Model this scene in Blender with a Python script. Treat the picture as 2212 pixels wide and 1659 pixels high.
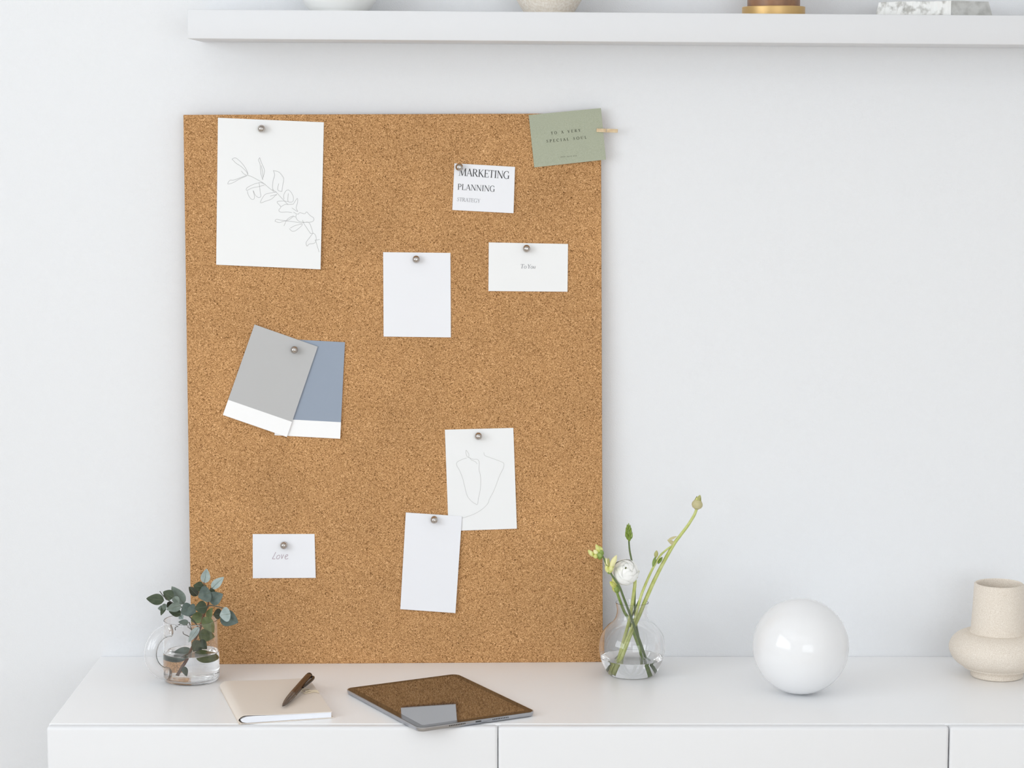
import bpy, bmesh, math, random
from mathutils import Vector, Matrix

random.seed(7)
for o in list(bpy.data.objects):
    bpy.data.objects.remove(o)
sc = bpy.context.scene
COL = sc.collection
V = Vector

# ------------------------------------------------------------------ camera
F, CU, CV = 4860.0, 1106.0, 829.5
PITCH = math.atan(579.5 / F)
ZC = 0.74                                    # worktop height
DIST = 3.41                                  # camera to wall
CAMH = ZC + DIST * math.tan(PITCH + math.atan((1418 - CV) / F))
cam_d = bpy.data.cameras.new('camera')
cam = bpy.data.objects.new('camera', cam_d)
COL.objects.link(cam)
cam.location = (0, -DIST, CAMH)
cam.rotation_euler = (math.pi / 2 - PITCH, 0, 0)
cam_d.sensor_width = 36.0
cam_d.lens = 36.0 * F / 2212.0
cam_d.clip_start = 0.05
sc.camera = cam
C0 = V((0, -DIST, CAMH))

# ------------------------------------------------------------------ world, lights, exposure
world = bpy.data.worlds.new('daylight sky')
sc.world = world
world.use_nodes = True
wb = world.node_tree.nodes['Background']
wb.inputs[0].default_value = (0.86, 0.93, 1.0, 1)
wb.inputs[1].default_value = 1.15
sc.view_settings.view_transform = 'Standard'
sc.view_settings.look = 'None'
sc.view_settings.exposure = 0.035
sc.view_settings.gamma = 1.0
sc.view_settings.use_curve_mapping = False
sc.cycles.sample_clamp_indirect = 30.0
sc.cycles.max_bounces = 40
sc.cycles.diffuse_bounces = 8
sc.cycles.transmission_bounces = 40
sc.cycles.glossy_bounces = 24
sc.cycles.transparent_max_bounces = 12

RX0, RX1, RY0, RH = -2.1, 3.0, -5.2, 2.7      # the room


def area(name, loc, target, sx, sy, watts, color):
    d = bpy.data.lights.new(name, 'AREA')
    d.shape = 'RECTANGLE'
    d.size, d.size_y = sx, sy
    d.energy = watts
    d.color = color
    o = bpy.data.objects.new(name, d)
    COL.objects.link(o)
    o.location = loc
    o.rotation_euler = (V(target) - V(loc)).to_track_quat('-Z', 'Y').to_euler()
    return o


# daylight entering through the long window in the left wall and the window behind the camera,
# and an unseen fill added under the ceiling to brighten the worktop
LW, GW, CEIL_FILL = 51.0, 35.0, 9.0
area('window_daylight', (RX0 - 0.06, -2.7, 1.75), (0, -2.7, 1.75), 3.0, 1.5, LW, (0.915, 0.965, 1.0))
area('garden_window_daylight', (1.3, RY0 - 0.06, 1.5), (1.3, 0, 1.5), 2.4, 1.7, GW, (0.915, 0.965, 1.0))
area('ceiling_fill_light', (0.0, -3.3, RH - 0.04), (0.0, -3.3, 0), 2.8, 1.4, CEIL_FILL, (1.0, 0.99, 0.98))


# ------------------------------------------------------------------ pixel rays onto real planes
def ray(u, v):
    x, y = (u - CU) / F, -(v - CV) / F
    cp, sp = math.cos(PITCH), math.sin(PITCH)
    return V((x, cp + y * sp, -sp + y * cp))


def hit(u, v, p0, n):
    d = ray(u, v)
    return C0 + d * ((V(p0) - C0).dot(V(n)) / d.dot(V(n)))


def on_top(u, v, h=0.0):
    return hit(u, v, (0, 0, ZC + h), (0, 0, 1))


def at_y(u, v, y):
    return hit(u, v, (0, y, 0), (0, 1, 0))


# ------------------------------------------------------------------ materials
def mat(name, color, rough=0.6, metal=0.0, spec=0.5, coat=0.0, sss=0.0, trans=0.0, ior=1.45):
    m = bpy.data.materials.new(name)
    m.use_nodes = True
    b = m.node_tree.nodes['Principled BSDF']
    b.inputs['Base Color'].default_value = (*color, 1)
    b.inputs['Roughness'].default_value = rough
    b.inputs['Metallic'].default_value = metal
    b.inputs['Specular IOR Level'].default_value = spec
    b.inputs['Coat Weight'].default_value = coat
    b.inputs['Transmission Weight'].default_value = trans
    b.inputs['IOR'].default_value = ior
    return m


def nodes(m):
    return m.node_tree.nodes, m.node_tree.links, m.node_tree.nodes['Principled BSDF']


def texco(m, kind='Object'):
    n, l, b = nodes(m)
    t = n.new('ShaderNodeTexCoord')
    return t.outputs[kind]


def add_noise_color(m, scale, c1, c2, detail=3, lo=0.35, hi=0.65):
    n, l, b = nodes(m)
    t = n.new('ShaderNodeTexNoise')
    t.inputs['Scale'].default_value = scale
    t.inputs['Detail'].default_value = detail
    l.new(texco(m), t.inputs['Vector'])
    r = n.new('ShaderNodeValToRGB')
    r.color_ramp.elements[0].position = lo
    r.color_ramp.elements[1].position = hi
    r.color_ramp.elements[0].color = (*c1, 1)
    r.color_ramp.elements[1].color = (*c2, 1)
    l.new(t.outputs['Fac'], r.inputs['Fac'])
    l.new(r.outputs['Color'], b.inputs['Base Color'])
    return t, r


def add_bump(m, scale, strength, dist=0.001, detail=4):
    n, l, b = nodes(m)
    t = n.new('ShaderNodeTexNoise')
    t.inputs['Scale'].default_value = scale
    t.inputs['Detail'].default_value = detail
    l.new(texco(m), t.inputs['Vector'])
    bp = n.new('ShaderNodeBump')
    bp.inputs['Strength'].default_value = strength
    bp.inputs['Distance'].default_value = dist
    l.new(t.outputs['Fac'], bp.inputs['Height'])
    l.new(bp.outputs['Normal'], b.inputs['Normal'])


WHITE = (0.80, 0.81, 0.828)
M_WALL = mat('white wall paint', WHITE, 0.75, spec=0.3)
add_bump(M_WALL, 480, 0.5, 0.0009, 3)
M_CEIL = mat('ceiling paint', (0.88, 0.88, 0.88), 0.8)
M_FLOOR = mat('pale oak floor', (0.62, 0.54, 0.45), 0.5)
add_noise_color(M_FLOOR, 6, (0.56, 0.47, 0.38), (0.68, 0.6, 0.5))
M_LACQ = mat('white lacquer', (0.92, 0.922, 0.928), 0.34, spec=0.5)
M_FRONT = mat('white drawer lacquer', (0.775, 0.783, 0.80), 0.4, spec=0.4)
M_SHELF = mat('white shelf paint', (0.72, 0.727, 0.745), 0.5, spec=0.4)
M_CARC = mat('cabinet inside', (0.09, 0.09, 0.10), 0.7)
M_METAL = mat('steel', (0.7, 0.7, 0.7), 0.3, 1.0)

M_CORK = mat('cork', (0.5, 0.3, 0.14), 0.85, spec=0.2)


def cork_nodes():
    n, l, b = nodes(M_CORK)
    co = texco(M_CORK)

    def noise(scale, detail, rough=0.5):
        t = n.new('ShaderNodeTexNoise')
        t.inputs['Scale'].default_value = scale
        t.inputs['Detail'].default_value = detail
        t.inputs['Roughness'].default_value = rough
        l.new(co, t.inputs['Vector'])
        return t.outputs['Fac']

    def math_(op, x, y):
        t = n.new('ShaderNodeMath')
        t.operation = op
        for i, q in enumerate((x, y)):
            if isinstance(q, float):
                t.inputs[i].default_value = q
            else:
                l.new(q, t.inputs[i])
        return t.outputs[0]

    v1 = n.new('ShaderNodeTexVoronoi')
    v1.inputs['Scale'].default_value = 780
    l.new(co, v1.inputs['Vector'])
    sp = n.new('ShaderNodeSeparateColor')
    l.new(v1.outputs['Color'], sp.inputs[0])
    grain = math_('ADD', math_('MULTIPLY', sp.outputs[0], 0.42), math_('MULTIPLY', noise(850, 2.0), 1.16))
    fac = math_('SUBTRACT', grain, 0.29)
    r = n.new('ShaderNodeValToRGB')
    e = r.color_ramp.elements
    e[0].position, e[0].color = 0.15, (0.10, 0.045, 0.015, 1)
    e[1].position, e[1].color = 0.86, (0.90, 0.63, 0.37, 1)
    for p, c in ((0.28, (0.31, 0.165, 0.066)), (0.40, (0.465, 0.268, 0.118)), (0.58, (0.56, 0.335, 0.155)), (0.72, (0.67, 0.42, 0.21))):
        el = e.new(p)
        el.color = (*c, 1)
    for el in e:
        q = el.color
        el.color = (q[0] * 1.06, q[1] * 0.975, q[2] * 0.90, 1)
    l.new(fac, r.inputs['Fac'])
    mr2 = n.new('ShaderNodeMapRange')
    mr2.inputs['From Min'].default_value = 0.3
    mr2.inputs['From Max'].default_value = 0.7
    mr2.inputs['To Min'].default_value = 0.82
    mr2.inputs['To Max'].default_value = 0.95
    l.new(noise(9, 3.0), mr2.inputs['Value'])
    vm = n.new('ShaderNodeVectorMath')
    vm.operation = 'SCALE'
    l.new(r.outputs['Color'], vm.inputs[0])
    l.new(mr2.outputs[0], vm.inputs['Scale'])
    l.new(vm.outputs[0], b.inputs['Base Color'])
    bp = n.new('ShaderNodeBump')
    bp.inputs['Strength'].default_value = 0.25
    bp.inputs['Distance'].default_value = 0.0005
    l.new(fac, bp.inputs['Height'])
    l.new(bp.outputs['Normal'], b.inputs['Normal'])


cork_nodes()
M_PAPER = mat('white drawing paper', (0.855, 0.86, 0.86), 0.8, spec=0.2)
M_PAPER2 = mat('cool white card', (0.835, 0.842, 0.875), 0.75, spec=0.2)
M_GREYCARD = mat('grey paint chip', (0.49, 0.49, 0.49), 0.6, spec=0.3)
M_BLUECARD = mat('slate blue paint chip', (0.30, 0.35, 0.43), 0.6, spec=0.3)
M_WHITECHIP = mat('white chip margin', (0.93, 0.93, 0.93), 0.6, spec=0.3)
M_SAGE = mat('sage card', (0.40, 0.425, 0.325), 0.85, spec=0.15)
add_noise_color(M_SAGE, 900, (0.37, 0.395, 0.30), (0.43, 0.455, 0.35))
M_INK = mat('black ink', (0.05, 0.05, 0.055), 0.7)
M_INKGREY = mat('grey ink', (0.30, 0.30, 0.32), 0.7)
M_INKSAGE = mat('dark green ink', (0.06, 0.065, 0.04), 0.7)
M_PENCIL = mat('pencil line', (0.42, 0.42, 0.42), 0.8)
M_PENCILSOFT = mat('soft pencil line', (0.55, 0.55, 0.54), 0.8)
M_MAUVE = mat('mauve ink', (0.47, 0.38, 0.43), 0.8)
M_CHROME = mat('polished pin metal', (0.52, 0.485, 0.455), 0.14, 1.0)
M_PEG = mat('raw peg wood', (0.66, 0.50, 0.30), 0.65)
add_noise_color(M_PEG, 160, (0.60, 0.43, 0.25), (0.72, 0.57, 0.37))
M_GLASS = mat('clear glass', (1, 1, 1), 0.0, trans=1.0, ior=1.42)
M_WATER = mat('water', (1, 1, 1), 0.0, trans=1.0, ior=1.28)
M_OPAL = mat('opal glass', (0.815, 0.82, 0.83), 0.10, spec=0.5)
_b = M_OPAL.node_tree.nodes['Principled BSDF']
_b.inputs['Subsurface Weight'].default_value = 0.55
_b.inputs['Subsurface Radius'].default_value = (1, 1, 1)
_b.inputs['Subsurface Scale'].default_value = 0.022
M_CERAM = mat('cream stoneware', (0.78, 0.70, 0.60), 0.75, spec=0.25)
add_noise_color(M_CERAM, 1000, (0.66, 0.575, 0.48), (0.86, 0.795, 0.71), 2, 0.3, 0.7)
add_bump(M_CERAM, 900, 0.4, 0.0004)
M_CERIN = mat('pale glaze', (0.83, 0.81, 0.77), 0.5)
M_BOWL = mat('white glazed vessel', (0.80, 0.80, 0.78), 0.45)
M_BEIGEV = mat('sand vessel', (0.72, 0.66, 0.58), 0.7)
add_noise_color(M_BEIGEV, 300, (0.66, 0.59, 0.50), (0.78, 0.73, 0.66))
M_BRASS = mat('brushed brass', (0.62, 0.41, 0.17), 0.42, 0.55)
M_WOODJ = mat('walnut wood', (0.27, 0.145, 0.085), 0.4)
add_noise_color(M_WOODJ, 70, (0.22, 0.12, 0.075), (0.31, 0.16, 0.085), 4)
M_MARBLE = mat('white marble', (0.78, 0.78, 0.77), 0.55)
add_noise_color(M_MARBLE, 75, (0.46, 0.45, 0.42), (0.82, 0.82, 0.80), 9, 0.36, 0.50)
M_MARBLESHADE = mat('grey shaded marble', (0.5, 0.5, 0.48), 0.6)  # greyer copy of the marble, shade of the turned face put in the colour
add_noise_color(M_MARBLESHADE, 90, (0.43, 0.43, 0.41), (0.58, 0.58, 0.56), 6)
M_COVER = mat('beige notebook cover', (0.76, 0.68, 0.60), 0.7, spec=0.25)
add_bump(M_COVER, 900, 0.15, 0.0003)
M_PAGES = mat('page edges', (0.83, 0.85, 0.90), 0.8)
M_CORD = mat('cream cord', (0.74, 0.64, 0.47), 0.6)
M_PENB = mat('dark brown barrel', (0.060, 0.026, 0.010), 0.28)
M_PENG = mat('smoky grip', (0.10, 0.075, 0.06), 0.25)
M_PENK = mat('black clip', (0.012, 0.010, 0.009), 0.25)
M_ALU = mat('space grey aluminium', (0.46, 0.47, 0.50), 0.32, 1.0)
M_SCREEN = mat('black screen glass', (0.008, 0.008, 0.008), 0.03, spec=1.0, ior=2.7)
M_BEZEL = mat('black bezel glass', (0.006, 0.006, 0.006), 0.07, spec=0.5, ior=1.6)
M_HOLE = mat('dark port', (0.02, 0.02, 0.02), 0.6)


def leaf_mat(name, c1, c2, rough=0.55):
    m = mat(name, c1, rough, spec=0.35)
    add_noise_color(m, 120, c1, c2, 3)
    return m


M_LEAF = {
    'D': leaf_mat('dark leaf', (0.042, 0.058, 0.032), (0.075, 0.095, 0.055)),
    'G': leaf_mat('grey green leaf', (0.145, 0.180, 0.150), (0.215, 0.255, 0.220)),
    'T': leaf_mat('teal leaf', (0.075, 0.105, 0.090), (0.130, 0.165, 0.148)),
    'B': leaf_mat('pale blue leaf', (0.29, 0.355, 0.34), (0.39, 0.455, 0.435)),
    'O': leaf_mat('olive leaf', (0.120, 0.150, 0.060), (0.19, 0.225, 0.10)),
    'K': leaf_mat('brown dark leaf', (0.028, 0.030, 0.018), (0.05, 0.052, 0.032)),  # the darkest leaf tone
}
M_RIB = mat('pale leaf rib', (0.15, 0.175, 0.115), 0.6)
M_TWIG = mat('brown twig', (0.17, 0.080, 0.045), 0.6)
M_TWIGD = mat('grey twig', (0.10, 0.095, 0.075), 0.6)
M_STEMY = mat('yellow green stem', (0.50, 0.56, 0.17), 0.5)
add_noise_color(M_STEMY, 90, (0.46, 0.52, 0.14), (0.60, 0.64, 0.27))
M_STEMG = mat('green stem', (0.22, 0.33, 0.07), 0.5)
add_noise_color(M_STEMG, 90, (0.19, 0.28, 0.06), (0.32, 0.42, 0.12))
M_STEMD = mat('deep green stem', (0.13, 0.18, 0.07), 0.5)
M_BUD = mat('yellow green bud', (0.60, 0.62, 0.14), 0.5)
add_noise_color(M_BUD, 150, (0.52, 0.56, 0.09), (0.78, 0.76, 0.36))
M_BUDP = mat('cream bud', (0.82, 0.78, 0.42), 0.5)
M_BUDG = mat('green bract', (0.19, 0.27, 0.04), 0.55)
M_BUDN = mat('olive bud', (0.42, 0.42, 0.16), 0.55)
M_DRY = mat('dry bract', (0.55, 0.50, 0.28), 0.7)
M_PETAL = mat('white petal', (0.95, 0.95, 0.92), 0.6)
M_HEART = mat('dark flower heart', (0.12, 0.13, 0.05), 0.7)


# ------------------------------------------------------------------ object helpers
def link(name, bm, m, parent=None, smooth=False, recalc=True):
    if recalc:
        bmesh.ops.recalc_face_normals(bm, faces=bm.faces[:])
    me = bpy.data.meshes.new(name)
    bm.to_mesh(me)
    bm.free()
    for mm in (m if isinstance(m, (list, tuple)) else [m]):
        me.materials.append(mm)
    if smooth:
        me.polygons.foreach_set('use_smooth', [True] * len(me.polygons))
        if smooth != 'all':
            me.set_sharp_from_angle(angle=math.radians(smooth if smooth is not True else 40))
    o = bpy.data.objects.new(name, me)
    COL.objects.link(o)
    if parent is not None:
        o.parent = parent
        # meshes are written in world metres; keep them there under a moved parent
        o.matrix_parent_inverse = Matrix.Translation(parent.location).inverted()
    return o


def tag(o, label, cat, group=None):
    o['label'] = label
    o['category'] = cat
    if group:
        o['group'] = group
    return o


def thing(name, loc, label, cat, group=None):
    o = bpy.data.objects.new(name, None)
    o.empty_display_size = 0.02
    COL.objects.link(o)
    o.location = loc
    return tag(o, label, cat, group)


def struct(name, bm, m, parent=None, smooth=False):
    o = link(name, bm, m, parent, smooth)
    o['kind'] = 'structure'
    return o


def bm_box(x0, x1, y0, y1, z0, z1, bevel=0.0, seg=3, bm=None):
    b = bmesh.new()
    bmesh.ops.create_cube(b, size=1)
    for v in b.verts:
        v.co = V(((x0 + x1) / 2 + v.co.x * (x1 - x0), (y0 + y1) / 2 + v.co.y * (y1 - y0), (z0 + z1) / 2 + v.co.z * (z1 - z0)))
    if bevel:
        bmesh.ops.bevel(b, geom=b.edges[:], offset=bevel, segments=seg, affect='EDGES', profile=0.5)
    if bm is None:
        return b
    me = bpy.data.meshes.new('tmp')
    b.to_mesh(me)
    b.free()
    bm.from_mesh(me)
    bpy.data.meshes.remove(me)
    return bm


def xform(bm, M):
    bmesh.ops.transform(bm, matrix=M, verts=bm.verts[:])
    return bm


def frame(origin, ex, ey, ez):
    return Matrix(((ex.x, ey.x, ez.x, origin.x), (ex.y, ey.y, ez.y, origin.y), (ex.z, ey.z, ez.z, origin.z), (0, 0, 0, 1)))


def catmull(pts, n=8):
    pts = [V(p) for p in pts]
    if len(pts) < 3:
        return pts
    out = []
    P = [pts[0] * 2 - pts[1]] + pts + [pts[-1] * 2 - pts[-2]]
    for i in range(1, len(P) - 2):
        p0, p1, p2, p3 = P[i - 1], P[i], P[i + 1], P[i + 2]
        for k in range(n):
            t = k / n
            out.append(0.5 * ((2 * p1) + (p2 - p0) * t + (2 * p0 - 5 * p1 + 4 * p2 - p3) * t * t + (3 * p1 - p0 - 3 * p2 + p3) * t ** 3))
    out.append(pts[-1])
    return out


def bm_tube(pts, radii, seg=10, bm=None, caps=True, flip=False):
    bm = bm or bmesh.new()
    n = len(pts)
    if not isinstance(radii, (list, tuple)):
        radii = [radii] * n
    if len(radii) != n:
        radii = [radii[0] + (radii[-1] - radii[0]) * i / (n - 1) if len(radii) == 2 else
                 radii[min(int(i / (n - 1) * (len(radii) - 1)), len(radii) - 2)] * (1 - (i / (n - 1) * (len(radii) - 1)) % 1) +
                 radii[min(int(i / (n - 1) * (len(radii) - 1)) + 1, len(radii) - 1)] * ((i / (n - 1) * (len(radii) - 1)) % 1) if i < n - 1 else radii[-1]
                 for i in range(n)]
    up = None
    rings = []
    for i, p in enumerate(pts):
        d = (pts[min(i + 1, n - 1)] - pts[max(i - 1, 0)]).normalized()
        if up is None:
            up = d.orthogonal().normalized()
        up = (up - d * up.dot(d)).normalized()
        w = d.cross(up)
        rings.append([bm.verts.new(p + (up * math.cos(a) + w * math.sin(a)) * radii[i]) for a in [2 * math.pi * k / seg for k in range(seg)]])
    for a, b in zip(rings, rings[1:]):
        for k in range(seg):
            f = [a[k], a[(k + 1) % seg], b[(k + 1) % seg], b[k]]
            bm.faces.new(f[::-1] if flip else f)
    if caps:
        bm.faces.new(rings[0] if flip else rings[0][::-1])
        bm.faces.new(rings[-1][::-1] if flip else rings[-1])
    return bm


def bm_lathe(profile, seg=64, center=(0, 0, 0), bm=None):
    """Profile of (r, z), r = 0 closes on the axis."""
    bm = bm or bmesh.new()
    c = V(center)
    rings = []
    for r, z in profile:
        if r <= 1e-9:
            rings.append([bm.verts.new(c + V((0, 0, z)))])
        else:
            rings.append([bm.verts.new(c + V((r * math.cos(2 * math.pi * k / seg), r * math.sin(2 * math.pi * k / seg), z))) for k in range(seg)])
    for a, b in zip(rings, rings[1:]):
        for k in range(seg):
            k2 = (k + 1) % seg
            if len(a) == 1 and len(b) == 1:
                continue
            if len(a) == 1:
                bm.faces.new((a[0], b[k2], b[k]))
            elif len(b) == 1:
                bm.faces.new((a[k], a[k2], b[0]))
            else:
                bm.faces.new((a[k], a[k2], b[k2], b[k]))
    return bm


def curve2(pts, n=6):
    """Smooth a 2-D profile."""
    return [(p.x, p.y) for p in catmull([V((a, b, 0)) for a, b in pts], n)]


# ------------------------------------------------------------------ the room
D_FRONT = -on_top(1106, 1571).y               # worktop depth
T = 0.15


def wall_with_hole(name, axis, pos, a0, a1, h0, h1, z0, z1, out):
    """A wall slab across axis 'x' or 'y' with one window opening (a0..a1 of the wall is h0..h1 open, z0..z1)."""
    bm = bmesh.new()
    lo, hi = (pos - T, pos) if out < 0 else (pos, pos + T)
    for (p, q, s, t) in ((a0, h0, 0, RH), (h1, a1, 0, RH), (h0, h1, 0, z0), (h0, h1, z1, RH)):
        if axis == 'x':
            bm_box(lo, hi, p, q, s, t, bm=bm)
        else:
            bm_box(p, q, lo, hi, s, t, bm=bm)
    return struct(name, bm, M_WALL)


struct('floor', bm_box(RX0 - T, RX1 + T, RY0 - T, T, -0.1, 0), M_FLOOR)
struct('ceiling', bm_box(RX0 - T, RX1 + T, RY0 - T, T, RH, RH + 0.1), M_CEIL)
struct('wall_back', bm_box(RX0, RX1, 0, T, 0, RH), M_WALL)
wall_with_hole('wall_left', 'x', RX0, RY0, T, -4.2, -1.2, 1.0, 2.5, -1)
wall_with_hole('wall_front', 'y', RY0, RX0, RX1, 0.1, 2.5, 0.65, 2.35, -1)
struct('wall_right', bm_box(RX1, RX1 + T, RY0, T, 0, RH), M_WALL)


def window_frame(name, axis, pos, h0, h1, z0, z1):
    bm = bmesh.new()
    t, d = 0.045, 0.06
    bars = [(h0, h0 + t, z0, z1), (h1 - t, h1, z0, z1), (h0, h1, z0, z0 + t), (h0, h1, z1 - t, z1), ((h0 + h1) / 2 - t / 2, (h0 + h1) / 2 + t / 2, z0, z1)]
    for a, b, c, e in bars:
        if axis == 'x':
            bm_box(pos - d, pos, a, b, c, e, bm=bm)
        else:
            bm_box(a, b, pos - d, pos, c, e, bm=bm)
    struct(name, bm, M_SHELF)


window_frame('window_1', 'x', RX0, -4.2, -1.2, 1.0, 2.5)
window_frame('window_2', 'y', RY0, 0.1, 2.5, 0.65, 2.35)

bm = bmesh.new()                                # made-up rim around the added ceiling fill
for q in ((-1.45, 1.45, -4.05, -4.0), (-1.45, 1.45, -2.6, -2.55), (-1.45, -1.4, -4.0, -2.6), (1.4, 1.45, -4.0, -2.6)):
    bm_box(*q, RH - 0.06, RH - 0.0005, bm=bm)
struct('fill_trim_1', bm, M_SHELF)

# ------------------------------------------------------------------ cabinet units and worktop
SEAM = [at_y(u, 1620, -D_FRONT).x for u in (1075.5, 2050.5)]
UW = SEAM[1] - SEAM[0]
XS = [SEAM[0] - UW, SEAM[0], SEAM[1], SEAM[1] + UW]
FT = 0.018                                     # drawer front thickness
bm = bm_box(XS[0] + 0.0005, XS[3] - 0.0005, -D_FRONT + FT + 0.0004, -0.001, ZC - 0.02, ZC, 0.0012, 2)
tag(link('worktop', bm, M_LACQ), 'continuous white lacquered worktop over the row of drawer units along the wall', 'worktop')
labels = ['white drawer unit at the open end of the row, below the glass jug and notebook',
          'middle white drawer unit, below the tablet and flower vase',
          'white drawer unit below the cream stoneware vase at the picture corner']
for i in range(3):
    x0, x1 = XS[i], XS[i + 1]
    t = thing('drawer_unit', ((x0 + x1) / 2, -D_FRONT / 2, 0), labels[i], 'cabinet', 'white drawer units under the worktop')
    bm = bm_box(x0 + 0.001, x1 - 0.001, -D_FRONT + FT + 0.001, -0.004, 0.10, ZC - 0.0205)
    link('carcass', bm, M_CARC if i else M_CARC, t)
    bm = bm_box(x0 + 0.0005, x0 + 0.0165, -D_FRONT + FT + 0.002, -0.0035, 0.0995, ZC - 0.0202)
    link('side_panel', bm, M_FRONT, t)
    g = (0.0003, 0.0004, 0.0007, 0.0005)
    for (za, zb) in ((ZC - 0.30, ZC), (ZC - 0.625, ZC - 0.303)):
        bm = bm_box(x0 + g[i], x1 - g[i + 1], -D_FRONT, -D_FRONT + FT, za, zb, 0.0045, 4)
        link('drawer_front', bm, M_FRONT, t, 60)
    for sx in (x0 + 0.05, x1 - 0.05):
        for sy in (-D_FRONT + 0.06, -0.06):
            bm = bm_lathe([(0, 0), (0.015, 0), (0.019, 0.10), (0, 0.10)], 20, (sx, sy, 0))
            link('leg', bm, M_METAL, t, 40)

# ------------------------------------------------------------------ shelf on the wall
SD = 0.15
a = at_y(405, 20, -SD)
b = at_y(405, 83.5, -SD)
c = at_y(2150, 33, -SD)
TILT = math.atan2(c.z - a.z, c.x - a.x)
SH = a.z - b.z
SHM = Matrix.Translation(a) @ Matrix.Rotation(-TILT, 4, 'Y')
SLEN = 1.75
bm = bm_box(0, SLEN, 0, SD - 0.0005, -SH, 0, 0.0012, 2)
xform(bm, SHM)
shelf = tag(link('wall_shelf', bm, M_SHELF, None, 50), 'long thick white floating shelf on the wall above the cork board', 'shelf')


def shelf_xy(u, depth):
    """x and top height of the shelf at image column u, depth metres behind its front."""
    p = at_y(u, 25, -SD + depth)
    return p.x, -SD + depth, a.z + (p.x - a.x) * math.tan(TILT) + 0.0002


# vessels on the shelf; only their feet are inside the photograph
x, y, z = shelf_xy(733, 0.075)
s = (DIST - 0.08) / F
R = lambda px: px * s
prof = [(0, 0), (R(58), 0), (R(62), 0.002), (R(70), 0.009), (R(80), 0.02), (R(88), 0.045), (R(82), 0.085), (R(58), 0.115), (R(40), 0.125), (R(38), 0.135),
        (R(35), 0.135), (R(36), 0.124), (R(54), 0.112), (R(76), 0.082), (R(80), 0.045), (R(66), 0.014), (0, 0.008)]
t = thing('round_vase', (x, y, z), 'rounded white glazed vessel standing on the shelf nearest its end', 'vase')
link('body', bm_lathe(curve2(prof, 4), 64, (x, y, z)), M_BOWL, t, 60)
x, y, z = shelf_xy(1186, 0.075)
prof = [(0, 0), (R(50), 0), (R(54), 0.003), (R(66), 0.016), (R(78), 0.032), (R(90), 0.06), (R(88), 0.10), (R(62), 0.145), (R(48), 0.16),
        (R(45), 0.159), (R(58), 0.142), (R(82), 0.10), (R(84), 0.06), (R(60), 0.02), (0, 0.01)]
t = thing('stoneware_bowl', (x, y, z), 'sand beige flared vessel on the shelf between the white vessel and the brown jar', 'vase')
link('body', bm_lathe(curve2(prof, 4), 64, (x, y, z)), M_BEIGEV, t, 60)
x, y, z = shelf_xy(1671, 0.07)
t = thing('wooden_jar', (x, y, z), 'brown wooden jar on a brass disc standing on the shelf', 'jar')
link('base_disc', bm_lathe([(0, 0), (R(65), 0), (R(67), 0.0008), (R(67), 0.0118), (R(66), 0.0126), (0, 0.0126)], 64, (x, y, z)), M_BRASS, t, 40)
link('body', bm_lathe([(0, 0.0127), (R(56), 0.0127), (R(56), 0.105), (R(53), 0.109), (R(48), 0.109), (R(48), 0.025), (0, 0.02)], 64, (x, y, z)), M_WOODJ, t, 40)
link('wood_band', bm_lathe([(R(55.6), 0.024), (R(57), 0.0245), (R(57), 0.0265), (R(55.6), 0.027)], 64, (x, y, z)), M_WOODJ, t, 40)

# marble slab with a rough side and a shade-coloured side meeting at a corner
zf = lambda u: at_y(u, 25, -SD + 0.02).x
x0, xc, x1 = zf(1898), zf(2053.5), zf(2151)
z = a.z + (xc - a.x) * math.tan(TILT) + 0.0006
t = thing('marble_block', (xc, -SD + 0.03, z), 'thick marble block with a rough veined side lying on the shelf', 'marble block')
hgt = 0.0205
bm = bmesh.new()
rnd = random.Random(3)
n = 22
top, bot = [], []
foot = []
for i in range(n + 1):
    q = i / n
    foot.append((x0 + (xc - x0) * q, -SD + 0.045 - 0.027 * q))
nl = len(foot)
foot += [(x1 + 0.0005, -SD + 0.045), (x1 - 0.012, -SD + 0.12), (x0 + 0.02, -SD + 0.125)]
for i, (px_, py_) in enumerate(foot):
    j = 0.0016 if 0 < i < nl - 1 else 0
    bot.append(bm.verts.new((px_ + rnd.uniform(-j, j) * .4, py_ + rnd.uniform(-j, j), z)))
for i, (px_, py_) in enumerate(foot):
    j = 0.0016 if 0 < i < nl - 1 else 0
    dx = 0.004 if i == 0 else (-0.006 if i == nl else 0)
    top.append(bm.verts.new((px_ + dx + rnd.uniform(-j, j) * .4, py_ + rnd.uniform(-j, j), z + hgt - (0.0012 * rnd.random() if i < nl - 2 else 0))))
m_ = len(foot)
for i in range(m_):
    f = bm.faces.new((bot[i], bot[(i + 1) % m_], top[(i + 1) % m_], top[i]))
    f.material_index = 0 if i < nl - 1 else 1
bm.faces.new(top)
bm.faces.new(bot[::-1])
link('slab', bm, [M_MARBLE, M_MARBLESHADE], t)

# ------------------------------------------------------------------ cork board leaning on the wall
BT = 0.007
PL = on_top(413.8, 1435.3)
PR = on_top(1302.3, 1430.2)
PT = at_y(850, 246.5, -0.0185)
BN = (PR - PL).cross(PT - PL).normalized()
if BN.y > 0:
    BN = -BN


def bd(u, v, off=0.0):
    """Point of the board's front face under pixel (u, v), lifted off metres."""
    return hit(u, v, PL, BN) + BN * off


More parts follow.
